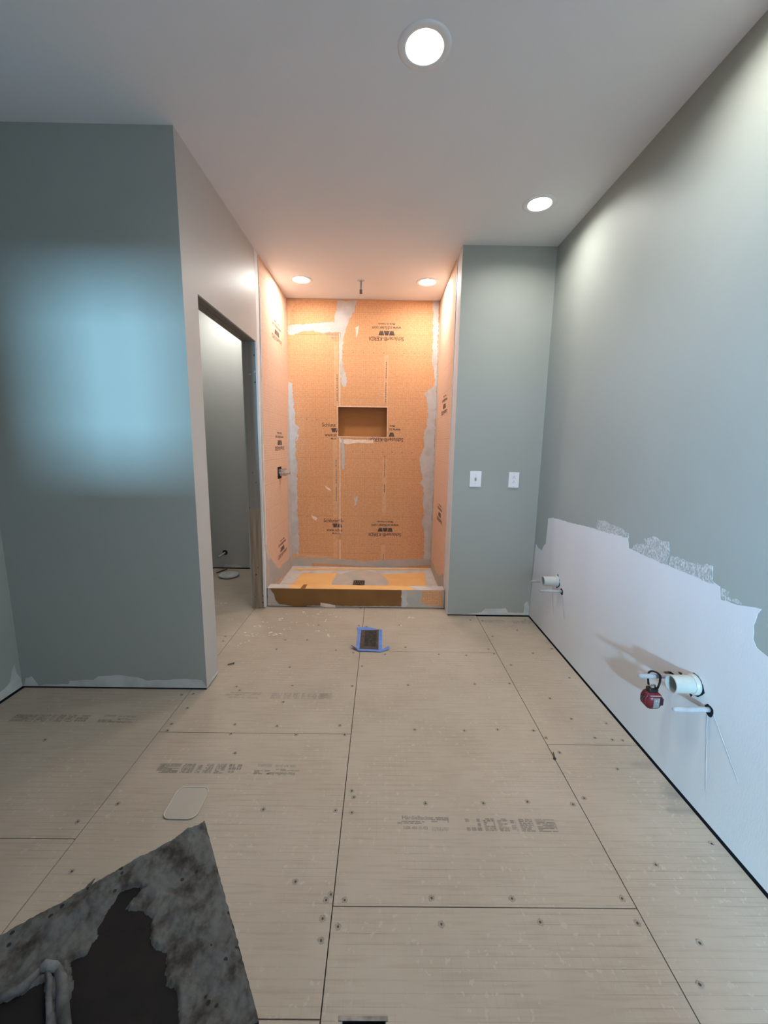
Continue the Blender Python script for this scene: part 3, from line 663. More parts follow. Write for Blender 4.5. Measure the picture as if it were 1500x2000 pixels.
# ------------------------------------------------------------ ceiling lights
def ceiling_light(x, y, label, rec=.024):
    lens = 'lens'
    t = thing('recessed_light', label, 'ceiling light', (x, y, ZC), 'recessed ceiling lights')
    bm = bmesh.new(); lathe(bm, (x, y, ZC), (0, 0, -1), [(.064, -.030), (.064, .001), (.068, .0045), (.090, .004), (.096, .0005), (.096, .0001)], 48)
    link_mesh('trim_ring', bm, 'white_pl', t, True)
    bm = bmesh.new(); lathe(bm, (x, y, ZC), (0, 0, -1), [(0, -rec), (.0630, -rec), (.0638, -rec-.001), (.0638, -rec-.01), (0, -rec-.01)], 40)
    link_mesh('lens', bm, lens, t)
    return t
LL = ['large glowing recessed light with wide white trim, nearest in the middle of the ceiling',
      'recessed light in the ceiling above the switch plates, near the right wall',
      'left one of the two recessed lights over the shower',
      'right one of the two recessed lights over the shower',
      'recessed light cut off by the top edge of the photo, near the right wall',
      'unseen recessed light added in the closet ceiling to brighten the closet']
for i, ((x, y), l) in enumerate(zip(lights_xy, LL)): ceiling_light(x, y, l, -.0006 if i in (2, 3, 5) else .024)

# ------------------------------------------------------------ shower curb and pan
CZ = .158; CY0, CY1 = 3.272, 3.372
curb = thing('shower_curb', 'low orange foam curb across the shower entrance with a tan front', 'curb', ((XP+XS)/2, CY0, 0))
box('curb_core', (XP+.004, CY0, .0005), (XS-.004, CY1, CZ), 'curb_tan', curb, .002)
CC = ((0, XP+.005, XS-.005), (2, .003, CZ-.001))
def cf(pts, m, jag=.004, name='thinset_smear', base=0): return patch(name, 1, CY0, -1, pts, m, curb, .0012, jag, .02, base, clamp=CC)
cf([(784,1151),(870,1151),(870,1190),(784,1190)], 'thinset_grey')['label'] = 'grey mortar band on the right end'
cf([(786,1151),(793,1153),(796,1160),(793,1170),(797,1180),(790,1186),(784,1186),(787,1176),(783,1165)], 'thinset', .003, base=.001)
cf([(826,1154),(862,1153),(864,1184),(852,1184),(828,1180),(821,1175),(824,1164)], 'kerdi', .003, 'orange_membrane_patch', base=.001)
cf([(523,1148),(528,1150),(535,1160),(538,1172),(545,1180),(556,1181),(572,1184),(600,1186),(523,1188)], 'thinset_grey', .003)
cf([(600,1183),(784,1184),(784,1188),(600,1188)], 'thinset_grey', .002)
CT = ((0, XP+.005, XS-.005), (1, CY0-.0015, CY1))
def ct(pts, m, name='thinset_smear', jag=.004, base=0): return patch(name, 2, CZ, 1, pts, m, curb, .001, jag, .02, base, clamp=CT)
patch('orange_membrane_patch', 2, CZ, 1, [(XP+.006, CY0-.001), (XS-.006, CY0-.001), (XS-.006, CY1-.002), (XP+.006, CY1-.002)], 'pan_orange', curb, .0008, 0, 1, world=True)
patch('thinset_smear', 2, CZ, 1, [(.29, CY0-.001), (XS-.006, CY0-.001), (XS-.006, CY1), (.25, CY1), (.27, 3.33)], 'thinset', curb, .0012, .006, .02, .0008, world=True, clamp=CT)
patch('thinset_smear', 2, CZ, 1, [(XP+.006, CY0-.001), (XP+.17, CY0-.001), (XP+.20, 3.33), (XP+.13, CY1), (XP+.006, CY1)], 'thinset', curb, .0012, .006, .02, .0008, world=True, clamp=CT)
patch('membrane_scrap', 2, CZ, 1, [(-.67, CY0), (-.63, CY0), (-.63, CY1-.002), (-.66, CY1-.002)], 'curb_tan', curb, .001, .001, .05, .001, world=True)
# tray, sloping to the drain
DX, DYc, DR = -0.205, 3.78, .055
tray = thing('shower_tray', 'orange sloped foam shower tray smeared with grey mortar around the drain', 'shower tray', ((XP+XS)/2, 3.8, 0))
bm = bmesh.new(); nx, ny = 24, 14; ZE, ZD = .050, .026
def trayz(x, y):
    a = max(0, max(abs(x-DX)/(.75), abs(y-DYc)/.42)-.08); return ZD+(ZE-ZD)*min(1, a)
g = {}
for i in range(nx+1):
    for j in range(ny+1):
        x = XP+.004+(XS-XP-.008)*i/nx; y = CY1+.001+(YB-.002-CY1-.001)*j/ny; g[i, j] = bm.verts.new((x, y, trayz(x, y)))
for i in range(nx):
    for j in range(ny): bm.faces.new([g[i, j], g[i+1, j], g[i+1, j+1], g[i, j+1]])
link_mesh('tray_surface', bm, 'thinset', tray, True)
box('tray_body', (XP+.004, CY1+.001, .0003), (XS-.004, YB-.002, .018), 'pan_orange', tray)
def draped(name, pts, m, parent, dz, jag=.008):
    P = [(p.x, p.y) for p in rough_outline([V((x, y, 0)) for x, y in pts], jag, .02)]
    xs = [p[0] for p in P]; ys = [p[1] for p in P]; st = .008
    bm = bmesh.new(); g = {}
    def vt_(i, j):
        if (i, j) not in g:
            x, y = min(xs)+i*st, min(ys)+j*st; g[i, j] = bm.verts.new((x, y, trayz(x, y)+dz))
        return g[i, j]
    def inside(x, y):
        r = False; n = len(P)
        for k in range(n):
            ax, ay = P[k]; bx_, by = P[(k+1) % n]
            if (ay > y) != (by > y) and x < (bx_-ax)*(y-ay)/(by-ay)+ax: r = not r
        return r and XP+.006 < x < XS-.006 and CY1+.003 < y < YB-.004
    for i in range(int((max(xs)-min(xs))/st)+1):
        for j in range(int((max(ys)-min(ys))/st)+1):
            if inside(min(xs)+(i+.5)*st, min(ys)+(j+.5)*st): bm.faces.new([vt_(i, j), vt_(i+1, j), vt_(i+1, j+1), vt_(i, j+1)])
    return link_mesh(name, bm, m, parent)
def dr_px(pts): return [tuple(hit(x, y, 2, .036).xy) for x, y in pts]
draped('orange_patch', dr_px([(590,1120.5),(620,1121),(660,1119.5),(656,1124),(651,1134),(651,1147),(566,1147),(574,1141),(582,1130)]), 'pan_orange', tray, .0022, .006)
draped('orange_patch', dr_px([(737,1124),(765,1122),(800,1121),(828,1119.5),(830,1130),(833,1147),(758,1147),(757,1138)]), 'pan_orange', tray, .0022, .006)
draped('orange_patch', dr_px([(651,1142),(758,1143),(758,1149),(651,1149)]), 'pan_orange', tray, .0024, .004)
draped('orange_patch', dr_px([(575,1112),(660,1112.5),(760,1113),(836,1113),(836,1115),(660,1115),(575,1115)]), 'pan_orange', tray, .0024, .004)
draped('mortar_disc', [(DX+.275*math.cos(a)+.01, 3.80+.34*math.sin(a)) for a in [2*math.pi*k/28 for k in range(28)]], 'thinset_grey', tray, .0030, .004)['label'] = 'smooth grey mortar disc around the drain'
# drain
bm = bmesh.new()
for a, b in (((-.055, -.055), (.055, -.045)), ((-.055, .045), (.055, .055)), ((-.055, -.045), (-.045, .045)), ((.045, -.045), (.055, .045))): bx(bm, (DX+a[0], DYc+a[1], .029), (DX+b[0], DYc+b[1], .046))
dr = link_mesh('drain', bm, 'steel_dark', tray); dr['label'] = 'small square dark drain'
box('drain_well', (DX-.045, DYc-.045, .0295), (DX+.045, DYc+.045, .032), 'dark', dr)
for k in range(5): box('grate_bar', (DX-.036+.018*k-.003, DYc-.045, .036), (DX-.036+.018*k+.003, DYc+.045, .043), 'chrome', dr)
# torn scrap of membrane on the curb foot
sc_ = patch('membrane_scrap', 1, CY0-.003, -1, [(626,1177),(640,1179),(655,1182),(655,1190),(640,1188),(634,1189),(626,1184)], 'seamline', None, .0012, .002, .03, clamp=((2, .0005, .1),))
tag(sc_, 'small pale torn scrap lying against the foot of the shower curb', 'scrap')

# shower valve on the left wall
vy, vz = 3.81, 1.09
val = thing('shower_valve', 'bare metal shower valve sticking out of a dark hole in the left shower wall', 'valve', (XP, vy, vz))
slabf = box('hole_liner', (XP+.0001, 3.735, 1.035), (XP+.0012, 3.885, 1.145), 'dark', val)
bm = bmesh.new(); lathe(bm, (XP+.001, vy+.005, vz), (1, 0, 0), [(0, 0), (.034, 0), (.034, .018), (.026, .022), (.026, .045), (.021, .047), (.021, .075), (.012, .077), (.012, .098), (0, .098)], 28)
link_mesh('valve_body', bm, 'chrome', val, False)
for sy, sz in ((-.026, .026), (.026, -.026), (.03, .03)):
    bm = bmesh.new(); tube(bm, [(XP+.012, vy+.005+sy, vz+sz), (XP+.06, vy+.005+sy, vz+sz)], .005, 8); link_mesh('mounting_screw', bm, 'chrome', val)
# shower arm stub
sp = thing('ceiling_pipe', 'short dark-tipped metal pipe stub hanging from the ceiling over the shower', 'pipe', (-.203, 3.79, ZC))
bm = bmesh.new(); tube(bm, [(-.203, 3.79, ZC+.0), (-.203, 3.79, ZC-.085)], .0105, 16); link_mesh('pipe', bm, 'supply', sp, False)
bm = bmesh.new(); tube(bm, [(-.203, 3.79, ZC-.075), (-.203, 3.79, ZC-.105)], .0125, 16); link_mesh('pipe_cap', bm, 'steel_dark', sp)
bm = bmesh.new(); lathe(bm, (-.203, 3.79, ZC), (0, 0, -1), [(.011, .0), (.011, .003), (.03, .002), (.032, .0002)], 20); link_mesh('ceiling_hole_rim', bm, 'compound', sp)

# ------------------------------------------------------------ switch and outlet
def plate(cx, cz, w, h, t): return box('wall_plate', (cx-w/2, YF-.006, cz-h/2), (cx+w/2, YF-.0002, cz+h/2), 'white_pl', t, .0022)
cx, cz = .7205, 1.113
sw = thing('light_switch', 'wider white wall plate with a small toggle, left of the outlet', 'switch', (cx, YF, cz))
plate(cx, cz, .088, .122, sw)
bm = bmesh.new(); bx(bm, (cx-.008, YF-.0075, cz-.014), (cx+.008, YF-.0058, cz+.014)); link_mesh('toggle_bezel', bm, 'pvc', sw)
bm = bmesh.new(); tube(bm, [(cx, YF-.007, cz+.001), (cx, YF-.021, cz-.007)], [.005, .0035], 10); link_mesh('toggle', bm, 'grey_label', sw)
for s in (-.03, .03):
    bm = bmesh.new(); lathe(bm, (cx, YF-.006, cz+s), (0, -1, 0), [(.0032, 0), (.0028, .001), (0, .0012)], 10); link_mesh('plate_screw', bm, 'chrome', sw)
cx, cz = 1.0155, 1.110
ot = thing('power_outlet', 'narrower white wall plate with a two-socket outlet, nearest the right wall corner', 'outlet', (cx, YF, cz))
plate(cx, cz, .080, .118, ot)
box('receptacle', (cx-.0165, YF-.0078, cz-.033), (cx+.0165, YF-.0058, cz+.033), 'white_pl', ot, .0015)
for s in (-.019, .016):
    for dx, w, h in ((-.0065, .0028, .008), (.0065, .0024, .0065)): box('socket_slot', (cx+dx-w/2, YF-.0084, cz+s-h/2), (cx+dx+w/2, YF-.0076, cz+s+h/2), 'slot', ot)
    bm = bmesh.new(); lathe(bm, (cx, YF-.0076, cz+s+.0105), (0, -1, 0), [(.0028, 0), (.0028, .0008), (0, .0009)], 10); link_mesh('ground_hole', bm, 'slot', ot)
for s in (-.048, .048):
    bm = bmesh.new(); lathe(bm, (cx, YF-.006, cz+s), (0, -1, 0), [(.0032, 0), (.0028, .001), (0, .0012)], 10); link_mesh('plate_screw', bm, 'chrome', ot)

# ------------------------------------------------------------ rough plumbing on the right wall
def ragged_hole(y, z, ry, rz, parent, n=18, jag=.18, name='cut_hole', m='dark', off=.0014):
    pts = [(y+ry*math.cos(2*math.pi*k/n)*(1+random.uniform(-jag, jag)), z+rz*math.sin(2*math.pi*k/n)*(1+random.uniform(-jag, jag))) for k in range(n)]
    return patch(name, 0, XR, -1, pts, m, parent, off, 0, 9, world=True)
def drain_pipe(y, z, L, R, label, tri):
    t = thing('drain_pipe', label, 'pipe', (XR, y, z))
    ragged_hole(y-.004, z-.004, R*1.28, R*1.22, t)
    if tri: patch('cut_hole', 0, XR, -1, [(y+.012, z+R*.9), (y-.022, z+R*.9), (y-.006, z+R*1.65)], 'dark', t, .0013, 0, 9, world=True)
    bm = bmesh.new(); ri = R-.0045
    lathe(bm, (XR-.001, y, z), (-1, 0, 0), [(0, .0), (R, .0), (R, L-.001), (R-.001, L), (ri+.0008, L), (ri, L-.001), (ri, .004), (0, .004)], 40)
    link_mesh('pipe', bm, 'pvc', t, False)
    bm = bmesh.new(); lathe(bm, (XR-.001, y, z), (-1, 0, 0), [(R+.006, 0), (R+.006, .010), (R+.003, .017), (R, .018)], 40); link_mesh('coupling', bm, 'pvc', t)
    return t
def supply(y, z, L, label, tipc=True, R=.0095, dz=0):
    t = thing('supply_pipe', label, 'pipe', (XR, y, z), 'supply pipe stubs')
    ragged_hole(y-.002, z-.002, .021, .021, t, jag=.12)
    bm = bmesh.new(); n = 8
    tube(bm, [(XR-.001, y, z)]+[(XR-L*k/6, y, z+dz*(k/6)) for k in range(1, 6)]+[(XR-L+.010, y, z+dz), (XR-L+.004, y, z+dz), (XR-L, y, z+dz)], [R]*6+[R, R*.75, R*.35], 16)
    link_mesh('pipe', bm, 'supply', t, True)
    return t
dn = drain_pipe(1.4289, .4740, .092, .0335, 'thick white drain pipe stub on the right wall, nearer and larger one', False)
# broken notches around the near drain
for pts in ([(1345,1318),(1356,1314),(1364,1320),(1371,1331),(1372,1342),(1369,1354),(1364,1356),(1366,1342),(1364,1330),(1356,1322)],
            [(1346,1350),(1356,1352),(1353,1358),(1350,1361),(1348,1356)], [(1325,1312),(1332,1314),(1336,1321),(1330,1318)]):
    patch('broken_edge', 0, XR, -1, pts, 'black', dn, .0022, .0005, .02)
patch('torn_paper', 0, XR, -1, [(1332,1316),(1345,1317),(1353,1315),(1350,1321),(1338,1321)], 'white_pl', dn, .003, .0008, .02)
drain_pipe(2.672, .4580, .098, .0325, 'thick white drain pipe stub on the right wall, farther one near the corner', True)
supply(1.3498, .4225, .136, 'thin pale supply pipe below and right of the near drain pipe')
su = supply(1.5475, .4343, .140, 'thin pale supply pipe with a small red tool hanging on it')
patch('torn_paper', 0, XR, -1, [(1298,1312),(1308,1311),(1309,1316),(1303,1317)], 'steel_dark', su, .006, .0005, .02)
supply(2.592, .4139, .148, 'thin pale supply pipe below and right of the far drain pipe')
supply(2.820, .4035, .122, 'thin pale supply pipe left of the far drain pipe, in the corner')

# carabiner and red tool hanging on the near supply pipe
tx = XR-.072; ty, tz = 1.5475, .4343
tool = thing('keychain_tool', 'small red and black tool hanging by a black carabiner from the near supply pipe', 'tool', (tx, ty, tz))
bm = bmesh.new(); cpts = []
rw = .021; cph, sph = math.cos(math.radians(48)), -math.sin(math.radians(48))
def cq(a, z): return (tx+a*cph, ty+a*sph, z)
cpts = [cq(-rw*.8, tz-.045), cq(-rw, tz-.02)]+[cq(rw*math.cos(math.pi-math.pi*k/12), tz+.004+rw*.75*math.sin(math.pi*k/12)) for k in range(13)]+[cq(rw, tz-.02), cq(rw*.8, tz-.045), cq(rw*.2, tz-.056), cq(-rw*.5, tz-.057)]
tube(bm, cpts, .0042, 10); link_mesh('carabiner', bm, 'black', tool, True)
bm = bmesh.new(); tube(bm, [(tx-.013, ty, tz-.047), (tx+.008, ty, tz-.047)], .009, 14); link_mesh('metal_swivel', bm, 'chrome', tool, True)
box('black_collar', (tx-.022, ty-.014, tz-.068), (tx+.016, ty+.014, tz-.05), 'black', tool, .004)
# body: rounded octagonal case
bz = tz-.102; bm = bmesh.new()
prof = [(-.024, .034), (.020, .036), (.035, .022), (.038, -.012), (.027, -.034), (-.018, -.036), (-.034, -.020), (-.036, .014)]
A = [bm.verts.new((tx-.002+a*.98, ty-.021, bz+b)) for a, b in prof]; B = [bm.verts.new((tx-.002+a*.98, ty+.021, bz+b)) for a, b in prof]
bm.faces.new(A); bm.faces.new(B[::-1])
for k in range(8): bm.faces.new([A[k], A[(k+1) % 8], B[(k+1) % 8], B[k]])
bmesh.ops.recalc_face_normals(bm, faces=bm.faces); bmesh.ops.bevel(bm, geom=bm.edges[:], offset=.0045, segments=3, affect='EDGES')
link_mesh('case', bm, 'red', tool, True)
box('grey_label', (tx-.004, ty-.0222, bz-.028), (tx+.020, ty-.0205, bz+.016), 'grey_label', tool, .0006)
box('black_side_grip', (tx+.027, ty-.0225, bz-.018), (tx+.037, ty+.014, bz+.013), 'black', tool, .003)
bm = bmesh.new(); tube(bm, [(tx-.034, ty-.006, bz+.018), (tx-.042, ty-.006, bz+.008), (tx-.047, ty-.006, bz+.002)], .0042, 10); link_mesh('tape_tab', bm, 'black', tool)
box('red_ridge', (tx-.030, ty-.0228, bz+.018), (tx+.028, ty-.019, bz+.023), 'red', tool, .001)
box('pale_line', (tx-.022, ty-.0222, bz+.0245), (tx+.024, ty-.0208, bz+.0265), 'pvc', tool)

# ------------------------------------------------------------ floor register with painter's tape
vt = thing('floor_register', 'dark slatted floor register framed with blue tape, in front of the shower', 'vent', (-.068, 2.69, 0))
x0, x1, y0, y1 = -.140, .004, 2.548, 2.848
bm = bmesh.new()
for a, b in (((x0, y0), (x1, VENT[1])), ((x0, VENT[3]), (x1, y1)), ((x0, VENT[1]), (VENT[0], VENT[3])), ((VENT[2], VENT[1]), (x1, VENT[3]))): bx(bm, (a[0], a[1], .0003), (b[0], b[1], .005))
link_mesh('register_frame', bm, 'bronze', vt)
for k in range(15):
    y = VENT[1]+.008+(VENT[3]-VENT[1]-.016)*k/14
    bm = bmesh.new(); bx(bm, (VENT[0], y-.0028, -.004), (VENT[2], y+.0028, .0035)); link_mesh('slat', bm, 'slatm', vt)
box('register_well', (VENT[0], VENT[1], -.012), (VENT[2], VENT[3], -.0105), 'black', vt)
def tape(pts, name='tape_strip', m='tape', z=.0052, th=.0006):
    bm = bmesh.new(); n = len(pts)//2; a = pts
    top = [bm.verts.new(p) for p in pts]; bot = [bm.verts.new((p[0], p[1], p[2]-th)) for p in pts]
    bm.faces.new(top); bm.faces.new(bot[::-1])
    for k in range(len(top)): bm.faces.new([top[k], top[(k+1) % len(top)], bot[(k+1) % len(top)], bot[k]])
    bmesh.ops.recalc_face_normals(bm, faces=bm.faces)
    return link_mesh(name, bm, m, vt)
def tp(pxs, z): return [(*hit(x, y, 2, 0).xy, z) for x, y in pxs]
tape(tp([(700,1227),(706,1227.5),(701.5,1272),(695,1271)], .0058)); tape(tp([(740,1231),(746.5,1231),(746,1274),(739,1273)], .0058))
tape(tp([(698,1229),(703,1226),(719,1226),(731,1229),(739,1231),(731,1232),(704,1232)], .0064)); tape(tp([(696,1269),(740,1270.5),(745,1275),(735,1274),(703,1273),(697,1271)], .0064))
tape(tp([(697,1227),(703,1227),(704,1233),(699,1232)], .007))
def tail(pa, pb, w, m):
    a, b = V((*hit(*pa, 2, 0).xy, 0)), V((*hit(*pb, 2, 0).xy, 0)); d = b-a; s = V((-d.y, d.x, 0)).normalized()*w; bm = bmesh.new(); R = []
    for k in range(6):
        p = a+d*k/5; z = .003+.010*(k/5)**1.5; R.append([bm.verts.new((p-s)+V((0, 0, z))), bm.verts.new((p+s)+V((0, 0, z+.008*k/5))), bm.verts.new((p+s)+V((0, 0, z+.008*k/5-.0007))), bm.verts.new((p-s)+V((0, 0, z-.0007)))])
    for A, B in zip(R, R[1:]):
        for k in range(4): bm.faces.new([A[k], A[(k+1) % 4], B[(k+1) % 4], B[k]])
    bm.faces.new(R[0]); bm.faces.new(R[-1]); bmesh.ops.recalc_face_normals(bm, faces=bm.faces)
    link_mesh('tape_tail', bm, m, vt)
tail((745,1272), (760,1268), .011, 'tape'); tail((703,1273), (687,1265), .009, 'tape_back')
# second, open duct at the frame's bottom edge
du = thing('floor_duct', 'open rectangular metal duct boot in the floor at the bottom edge of the photo', 'duct', (-.024, .634, 0))
bm = bmesh.new(); a0, b0, a1, b1 = DUCT
for a, b in (((a0, b0), (a1, b0+.002)), ((a0, b1-.002), (a1, b1)), ((a0, b0), (a0+.002, b1)), ((a1-.002, b0), (a1, b1))): bx(bm, (a[0], a[1], -.0123), (b[0], b[1], .001))
link_mesh('duct_wall', bm, 'steel_dark', du)
box('duct_bottom', (a0, b0, -.0124), (a1, b1, -.0115), 'black', du)
bm = bmesh.new(); tube(bm, [(a0+.008, b1-.016, -.004), (a1-.006, b1-.014, -.004)], .0045, 10); link_mesh('damper_rod', bm, 'steel_dark', du)
box('damper_flange', (a0-.008, b1-.006, .0002), (a1+.004, b1+.002, .0022), 'steel_dark', du)

# ------------------------------------------------------------ WC rough-in
fx, fy = -1.555, 4.03
fl = thing('toilet_flange', 'round mortar-dusted grey toilet flange cover on the closet floor', 'flange', (fx, fy, 0))
bm = bmesh.new(); lathe(bm, (fx, fy, 0), (0, 0, 1), [(.075, .0006), (.093, .008), (.100, .022), (.092, .028), (.06, .032), (.055, .040), (.03, .041), (0, .039)], 36)
for v in bm.verts: v.co.z += random.uniform(-.0015, .0015) if v.co.z > .005 else 0
link_mesh('flange_ring', bm, 'compound', fl, True)
bm = bmesh.new(); lathe(bm, (fx, fy, .040), (0, 0, 1), [(.030, -.004), (.030, .006), (0, .008)], 20); link_mesh('test_cap', bm, 'pvc', fl)
ws = thing('supply_pipe', 'pale water supply stub with black collar low on the closet back wall', 'pipe', (-1.69, 4.3, .175), 'supply pipe stubs')
bm = bmesh.new(); lathe(bm, (-1.69, 4.299, .18), (0, -1, 0), [(0, 0), (.028, 0), (.026, .004), (.010, .005)], 20); link_mesh('collar', bm, 'black', ws)
bm = bmesh.new(); tube(bm, [(-1.69, 4.298, .18), (-1.70, 4.20, .170), (-1.71, 4.16, .166)], .0105, 12); link_mesh('pipe', bm, 'supply', ws)
bm = bmesh.new(); tube(bm, [(-1.66, 4.26, .0055), (-1.72, 4.12, .0055)], .005, 8); o = link_mesh('wire_offcut', bm, 'black'); tag(o, 'short dark wire offcut on the closet floor beside the flange', 'wire')

# ------------------------------------------------------------ small loose things on the floor
def loose_screw(px, py, ang, label, L=.038):
    p = hit(px, py, 2, 0); d = V((math.cos(ang), math.sin(ang), 0)); r0 = .0035
    t = thing('loose_screw', label, 'screw', (p.x, p.y, 0))
    bm = bmesh.new(); tube(bm, [p+V((0, 0, .006))+d*0, p+V((0, 0, .005))+d*L*.8, p+V((0, 0, .0035))+d*L], [r0, r0*.9, .0006], 8); link_mesh('shank', bm, 'screwm', t)
    bm = bmesh.new(); lathe(bm, p+V((0, 0, .0065)), -d, [(r0, -.004), (.0066, .0), (.0066, .0012), (0, .002)], 12); link_mesh('head', bm, 'screwm', t)
loose_screw(457, 1297, math.radians(200), 'loose dark screw lying on the floor beside the left partition corner')
loose_screw(1083, 1484, math.radians(75), 'loose dark screw lying on the right floor seam', .045)
# rounded square clear cover
cv = thing('plastic_cover', 'flat clear rounded-square plastic cover lying on the board near the mortar-caked board', 'cover', (-.73, 1.355, 0))
def rrect(cx, cy, w, h, r, n=6):
    out = []
    for (sx, sy, a0) in ((1, 1, 0), (-1, 1, 90), (-1, -1, 180), (1, -1, 270)):
        for k in range(n+1):
            a = math.radians(a0+90*k/n); out.append((cx+sx*(w/2-r)+r*math.cos(a), cy+sy*(h/2-r)+r*math.sin(a)))
    return out
patch('cover_sheet', 2, 0, 1, rrect(-.727, 1.357, .122, .138, .028), 'glassclip', cv, .0022, 0, 9, .0002, world=True)
bm = bmesh.new(); pts = rrect(-.727, 1.357, .124, .140, .029); tube(bm, [(x, y, .003) for x, y in pts+pts[:1]], .0022, 6); link_mesh('cover_rim', bm, 'rim', cv, True)
# dried thinset crumbs scattered in front of the shower
bm = bmesh.new(); random.seed(5)
CR_ = [(627,1198),(632,1213),(602,1220),(622,1232),(525,1225),(535,1237),(545,1210),(500,1238),(493,1240),(490,1243),(560,1228),(575,1215),(433,1178),(448,1210),(480,1253),(515,1215),(650,1200),(560,1200),(798,1206),(805,1207),(785,1223),(666,1204),(590,1196),(610,1204),(548,1239),(530,1239),(540,1238),(478,1238),(505,1222),(645,1240),(470,1258)]
for x, y in CR_:
    p = hit(x, y, 2, 0)
    for _ in range(3):
        c = p+V((random.gauss(0, .02), random.gauss(0, .012), 0)); s = random.uniform(.003, .009); n = 6; vs = []
        for k in range(n): a = 2*math.pi*k/n; rr = s*random.uniform(.4, 1.2); vs.append(bm.verts.new((c.x+rr*1.6*math.cos(a), c.y+rr*math.sin(a), .0004)))
        tp_ = bm.verts.new((c.x, c.y, .0004+s*.35))
        for k in range(n): bm.faces.new([vs[k], vs[(k+1) % n], tp_])
bmesh.ops.recalc_face_normals(bm, faces=bm.faces)
o = link_mesh('thinset_crumbs', bm, 'white_crumb'); tag(o, 'dried white mortar crumbs scattered on the floor in front of the shower', 'debris'); o['kind'] = 'stuff'

# ------------------------------------------------------------ mortar-caked board on its bucket, near the camera
HB = .40
C_, L_, R_ = [hit(x, y, 2, HB) for x, y in ((400, 1606), (0, 1834), (507, 2000))]
u = (L_-C_).normalized(); w = (R_-C_).normalized()
BW, BH = .47, .44
cb = thing('mortar_caked_board', 'dark flat board caked with grey dried mortar, corner pointing up, close to the camera', 'board', tuple((C_+u*BW/2+w*BH/2)))
def PB(a, b, z=0): return C_+u*a+w*b+V((0, 0, z))
bm = bmesh.new(); ring = rough_outline([PB(0, 0), PB(BW, 0), PB(BW, BH), PB(0, BH)], .0015, .015)
for p in ring: p.z = HB
lo_ = [bm.verts.new(V((p.x, p.y, HB-.016))) for p in ring]; hi_ = [bm.verts.new(V((p.x, p.y, HB))) for p in ring]
bm.faces.new(lo_); bm.faces.new(hi_)
for k in range(len(ring)): bm.faces.new([lo_[k], lo_[(k+1) % len(ring)], hi_[(k+1) % len(ring)], hi_[k]])
bmesh.ops.recalc_face_normals(bm, faces=bm.faces); link_mesh('plate', bm, 'plate', cb)
# crust: height field over the board; bare where the dark centre shows
from mathutils import noise
def invp(px, py):
    p = hit(px, py, 2, HB)-C_; a = V((u.x, u.y)); b = V((w.x, w.y)); det = a.x*b.y-a.y*b.x
    return ((p.x*b.y-p.y*b.x)/det, (a.x*p.y-a.y*p.x)/det)
BARE = [invp(x, y) for x, y in [(228,1775),(283,1782),(296,1800),(294,1842),(312,1860),(326,1864),(322,1900),(326,1922),(350,1940),(346,2010),(120,2080),(130,1990),(145,1920),(135,1880),(170,1865),(185,1838)]]
BARE2 = [invp(x, y) for x, y in [(236,1740),(268,1728),(285,1735),(262,1760),(240,1785),(215,1812),(190,1835),(188,1815),(215,1770)]]
BARE3 = [invp(x, y) for x, y in [(-40,1975),(20,1955),(60,1930),(88,1915),(92,1960),(92,2080),(-40,2080)]]
RID = [invp(x, y) for x, y in [(110,1812),(130,1796),(155,1782),(180,1760),(196,1742)]]
def sdist(p, poly):
    ins = False; d = 9; n = len(poly)
    for i in range(n):
        ax, ay = poly[i]; bx_, by = poly[(i+1) % n]
        if (ay > p[1]) != (by > p[1]) and p[0] < (bx_-ax)*(p[1]-ay)/(by-ay)+ax: ins = not ins
        vx, vy = bx_-ax, by-ay; t_ = max(0, min(1, ((p[0]-ax)*vx+(p[1]-ay)*vy)/(vx*vx+vy*vy+1e-12)))
        d = min(d, math.hypot(p[0]-ax-vx*t_, p[1]-ay-vy*t_))
    return -d if ins else d
bm = bmesh.new(); NA, NB = 190, 180; g = {}
for i in range(NA+1):
    for j in range(NB+1):
        a = BW*i/NA; b = BH*j/NB
        n1 = noise.noise(V((a*22, b*22, 1.3))); n2_ = noise.noise(V((a*70, b*70, 4.1))); n3_ = noise.noise(V((a*180, b*180, 7.7)))
        d = min(sdist((a, b), BARE), sdist((a, b), BARE2)+.003, sdist((a, b), BARE3)+.001)
        d += n2_*.004+n3_*.002
        h = .006+.007*n1+.0035*n2_+.0016*n3_
        h += .008*math.exp(-b/.02)*(.5+.5*noise.noise(V((a*35, 0, 9))))      # ridge along the left-hand far edge
        dr_ = min(math.hypot(a-q_[0], b-q_[1]) for q_ in RID); h += .011*math.exp(-(dr_/.016)**2)
        e = max(0, min(1, d/.006)); h = h*e*e*(3-2*e) if d > 0 else 0
        edge = min(a, b, BW-a, BH-b)
        da = n2_*.0025*(1 if edge < .004 else 0); db = n3_*.003*(1 if edge < .004 else 0)
        h = max(h, .0007) if d > 0 else -.002
        if edge < .004: h = max(0.0003, h*.5)
        g[i, j] = bm.verts.new(PB(a+da, b+db, h))
for i in range(NA):
    for j in range(NB): bm.faces.new([g[i, j], g[i+1, j], g[i+1, j+1], g[i, j+1]])
bmesh.ops.recalc_face_normals(bm, faces=bm.faces)
if sum(f.normal.z for f in list(bm.faces)[:200]) < 0: bmesh.ops.reverse_faces(bm, faces=bm.faces)
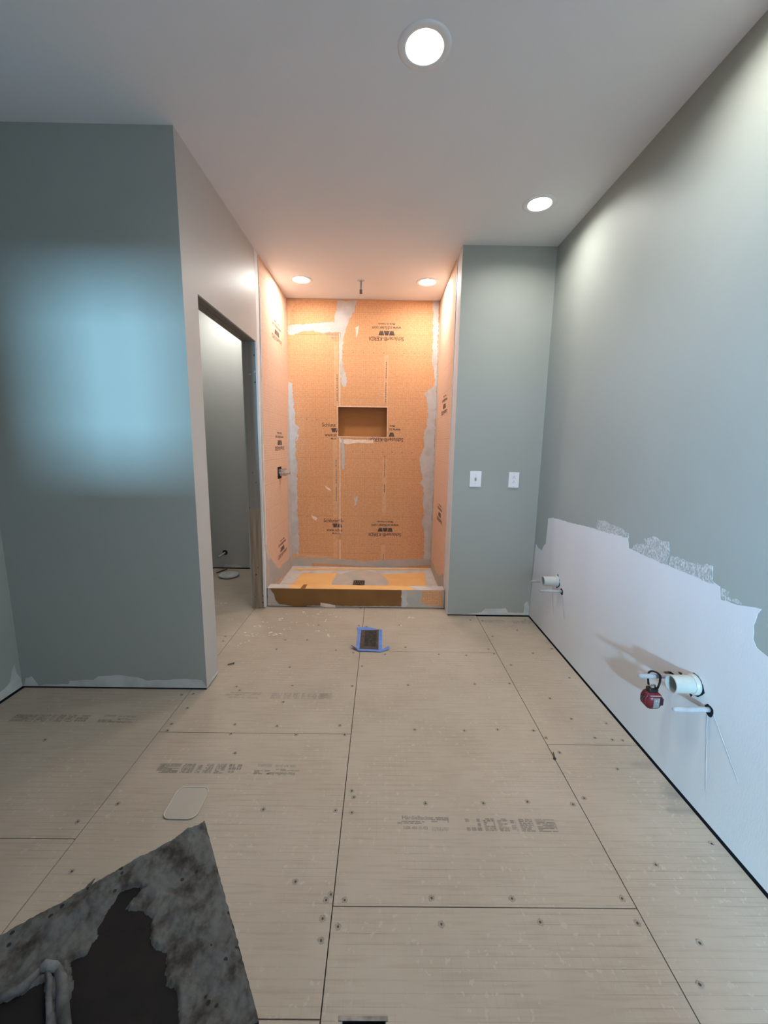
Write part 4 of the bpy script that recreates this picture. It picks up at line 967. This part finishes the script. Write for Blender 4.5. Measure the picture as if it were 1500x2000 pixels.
link_mesh('mortar_crust', bm, 'mortar', cb, True)
# tall pale lump at the lower left and the little spike on the far edge
def lump(name, plist, rad, m, seg=12):
    bm = bmesh.new(); tube(bm, plist, rad, seg)
    for v in bm.verts: v.co += V((noise.noise(v.co*60), noise.noise(v.co*60+V((5, 0, 0))), noise.noise(v.co*60+V((0, 9, 0)))))*.004
    bmesh.ops.recalc_face_normals(bm, faces=bm.faces); return link_mesh(name, bm, m, cb, True)
def PX(x, y, z=0): p = hit(x, y, 2, HB+z); return p
lump('mortar_lump', [PX(74, 1897, .004), PX(90, 1887, .008), PX(108, 1888, .010), PX(120, 1897, .008)], [.004, .008, .009, .005], 'lump')
lump('mortar_lump', [PX(112, 1893, .006), PX(121, 1915, .007), PX(122, 1950, .006), PX(126, 2010, .006), PX(128, 2060, .005)], [.007, .010, .009, .010, .008], 'lump2')
lump('mortar_lump', [PX(92, 1892, .006), PX(97, 1915, .006), PX(98, 1950, .006), PX(100, 2030, .005)], [.004, .0055, .005, .005], 'lump2')
lump('mortar_lump', [PX(-20, 1958, .002), PX(20, 1940, .004), PX(48, 1925, .005), PX(78, 1896, .005)], [.006, .008, .008, .004], 'lump2')
lump('mortar_spike', [PX(170, 1738, .0), PX(177, 1728, .004), PX(184, 1716, .008)], [.005, .003, .001], 'mortar', 8)
bcx, bcy = (C_+u*.26+w*.24).xy
bk_ = thing('bucket', 'orange plastic bucket hidden beneath the mortar-caked board', 'bucket', (bcx, bcy, 0))
bm = bmesh.new(); hh = HB-.0165; lathe(bm, (bcx, bcy, 0), (0, 0, 1), [(0, .004), (.115, .004), (.118, .0005), (.122, .004), (.138, hh-.03), (.146, hh-.03), (.147, hh), (.139, hh), (.134, .01), (0, .01)], 40)
link_mesh('bucket_body', bm, 'bucket', bk_, True)
bm = bmesh.new(); tube(bm, [(bcx+.148*math.cos(a), bcy-.004-.05*math.sin(a), hh-.035-.12*math.sin(a)) for a in [math.pi*k/12 for k in range(13)]], .002, 6); link_mesh('bail_handle', bm, 'steel_dark', bk_)
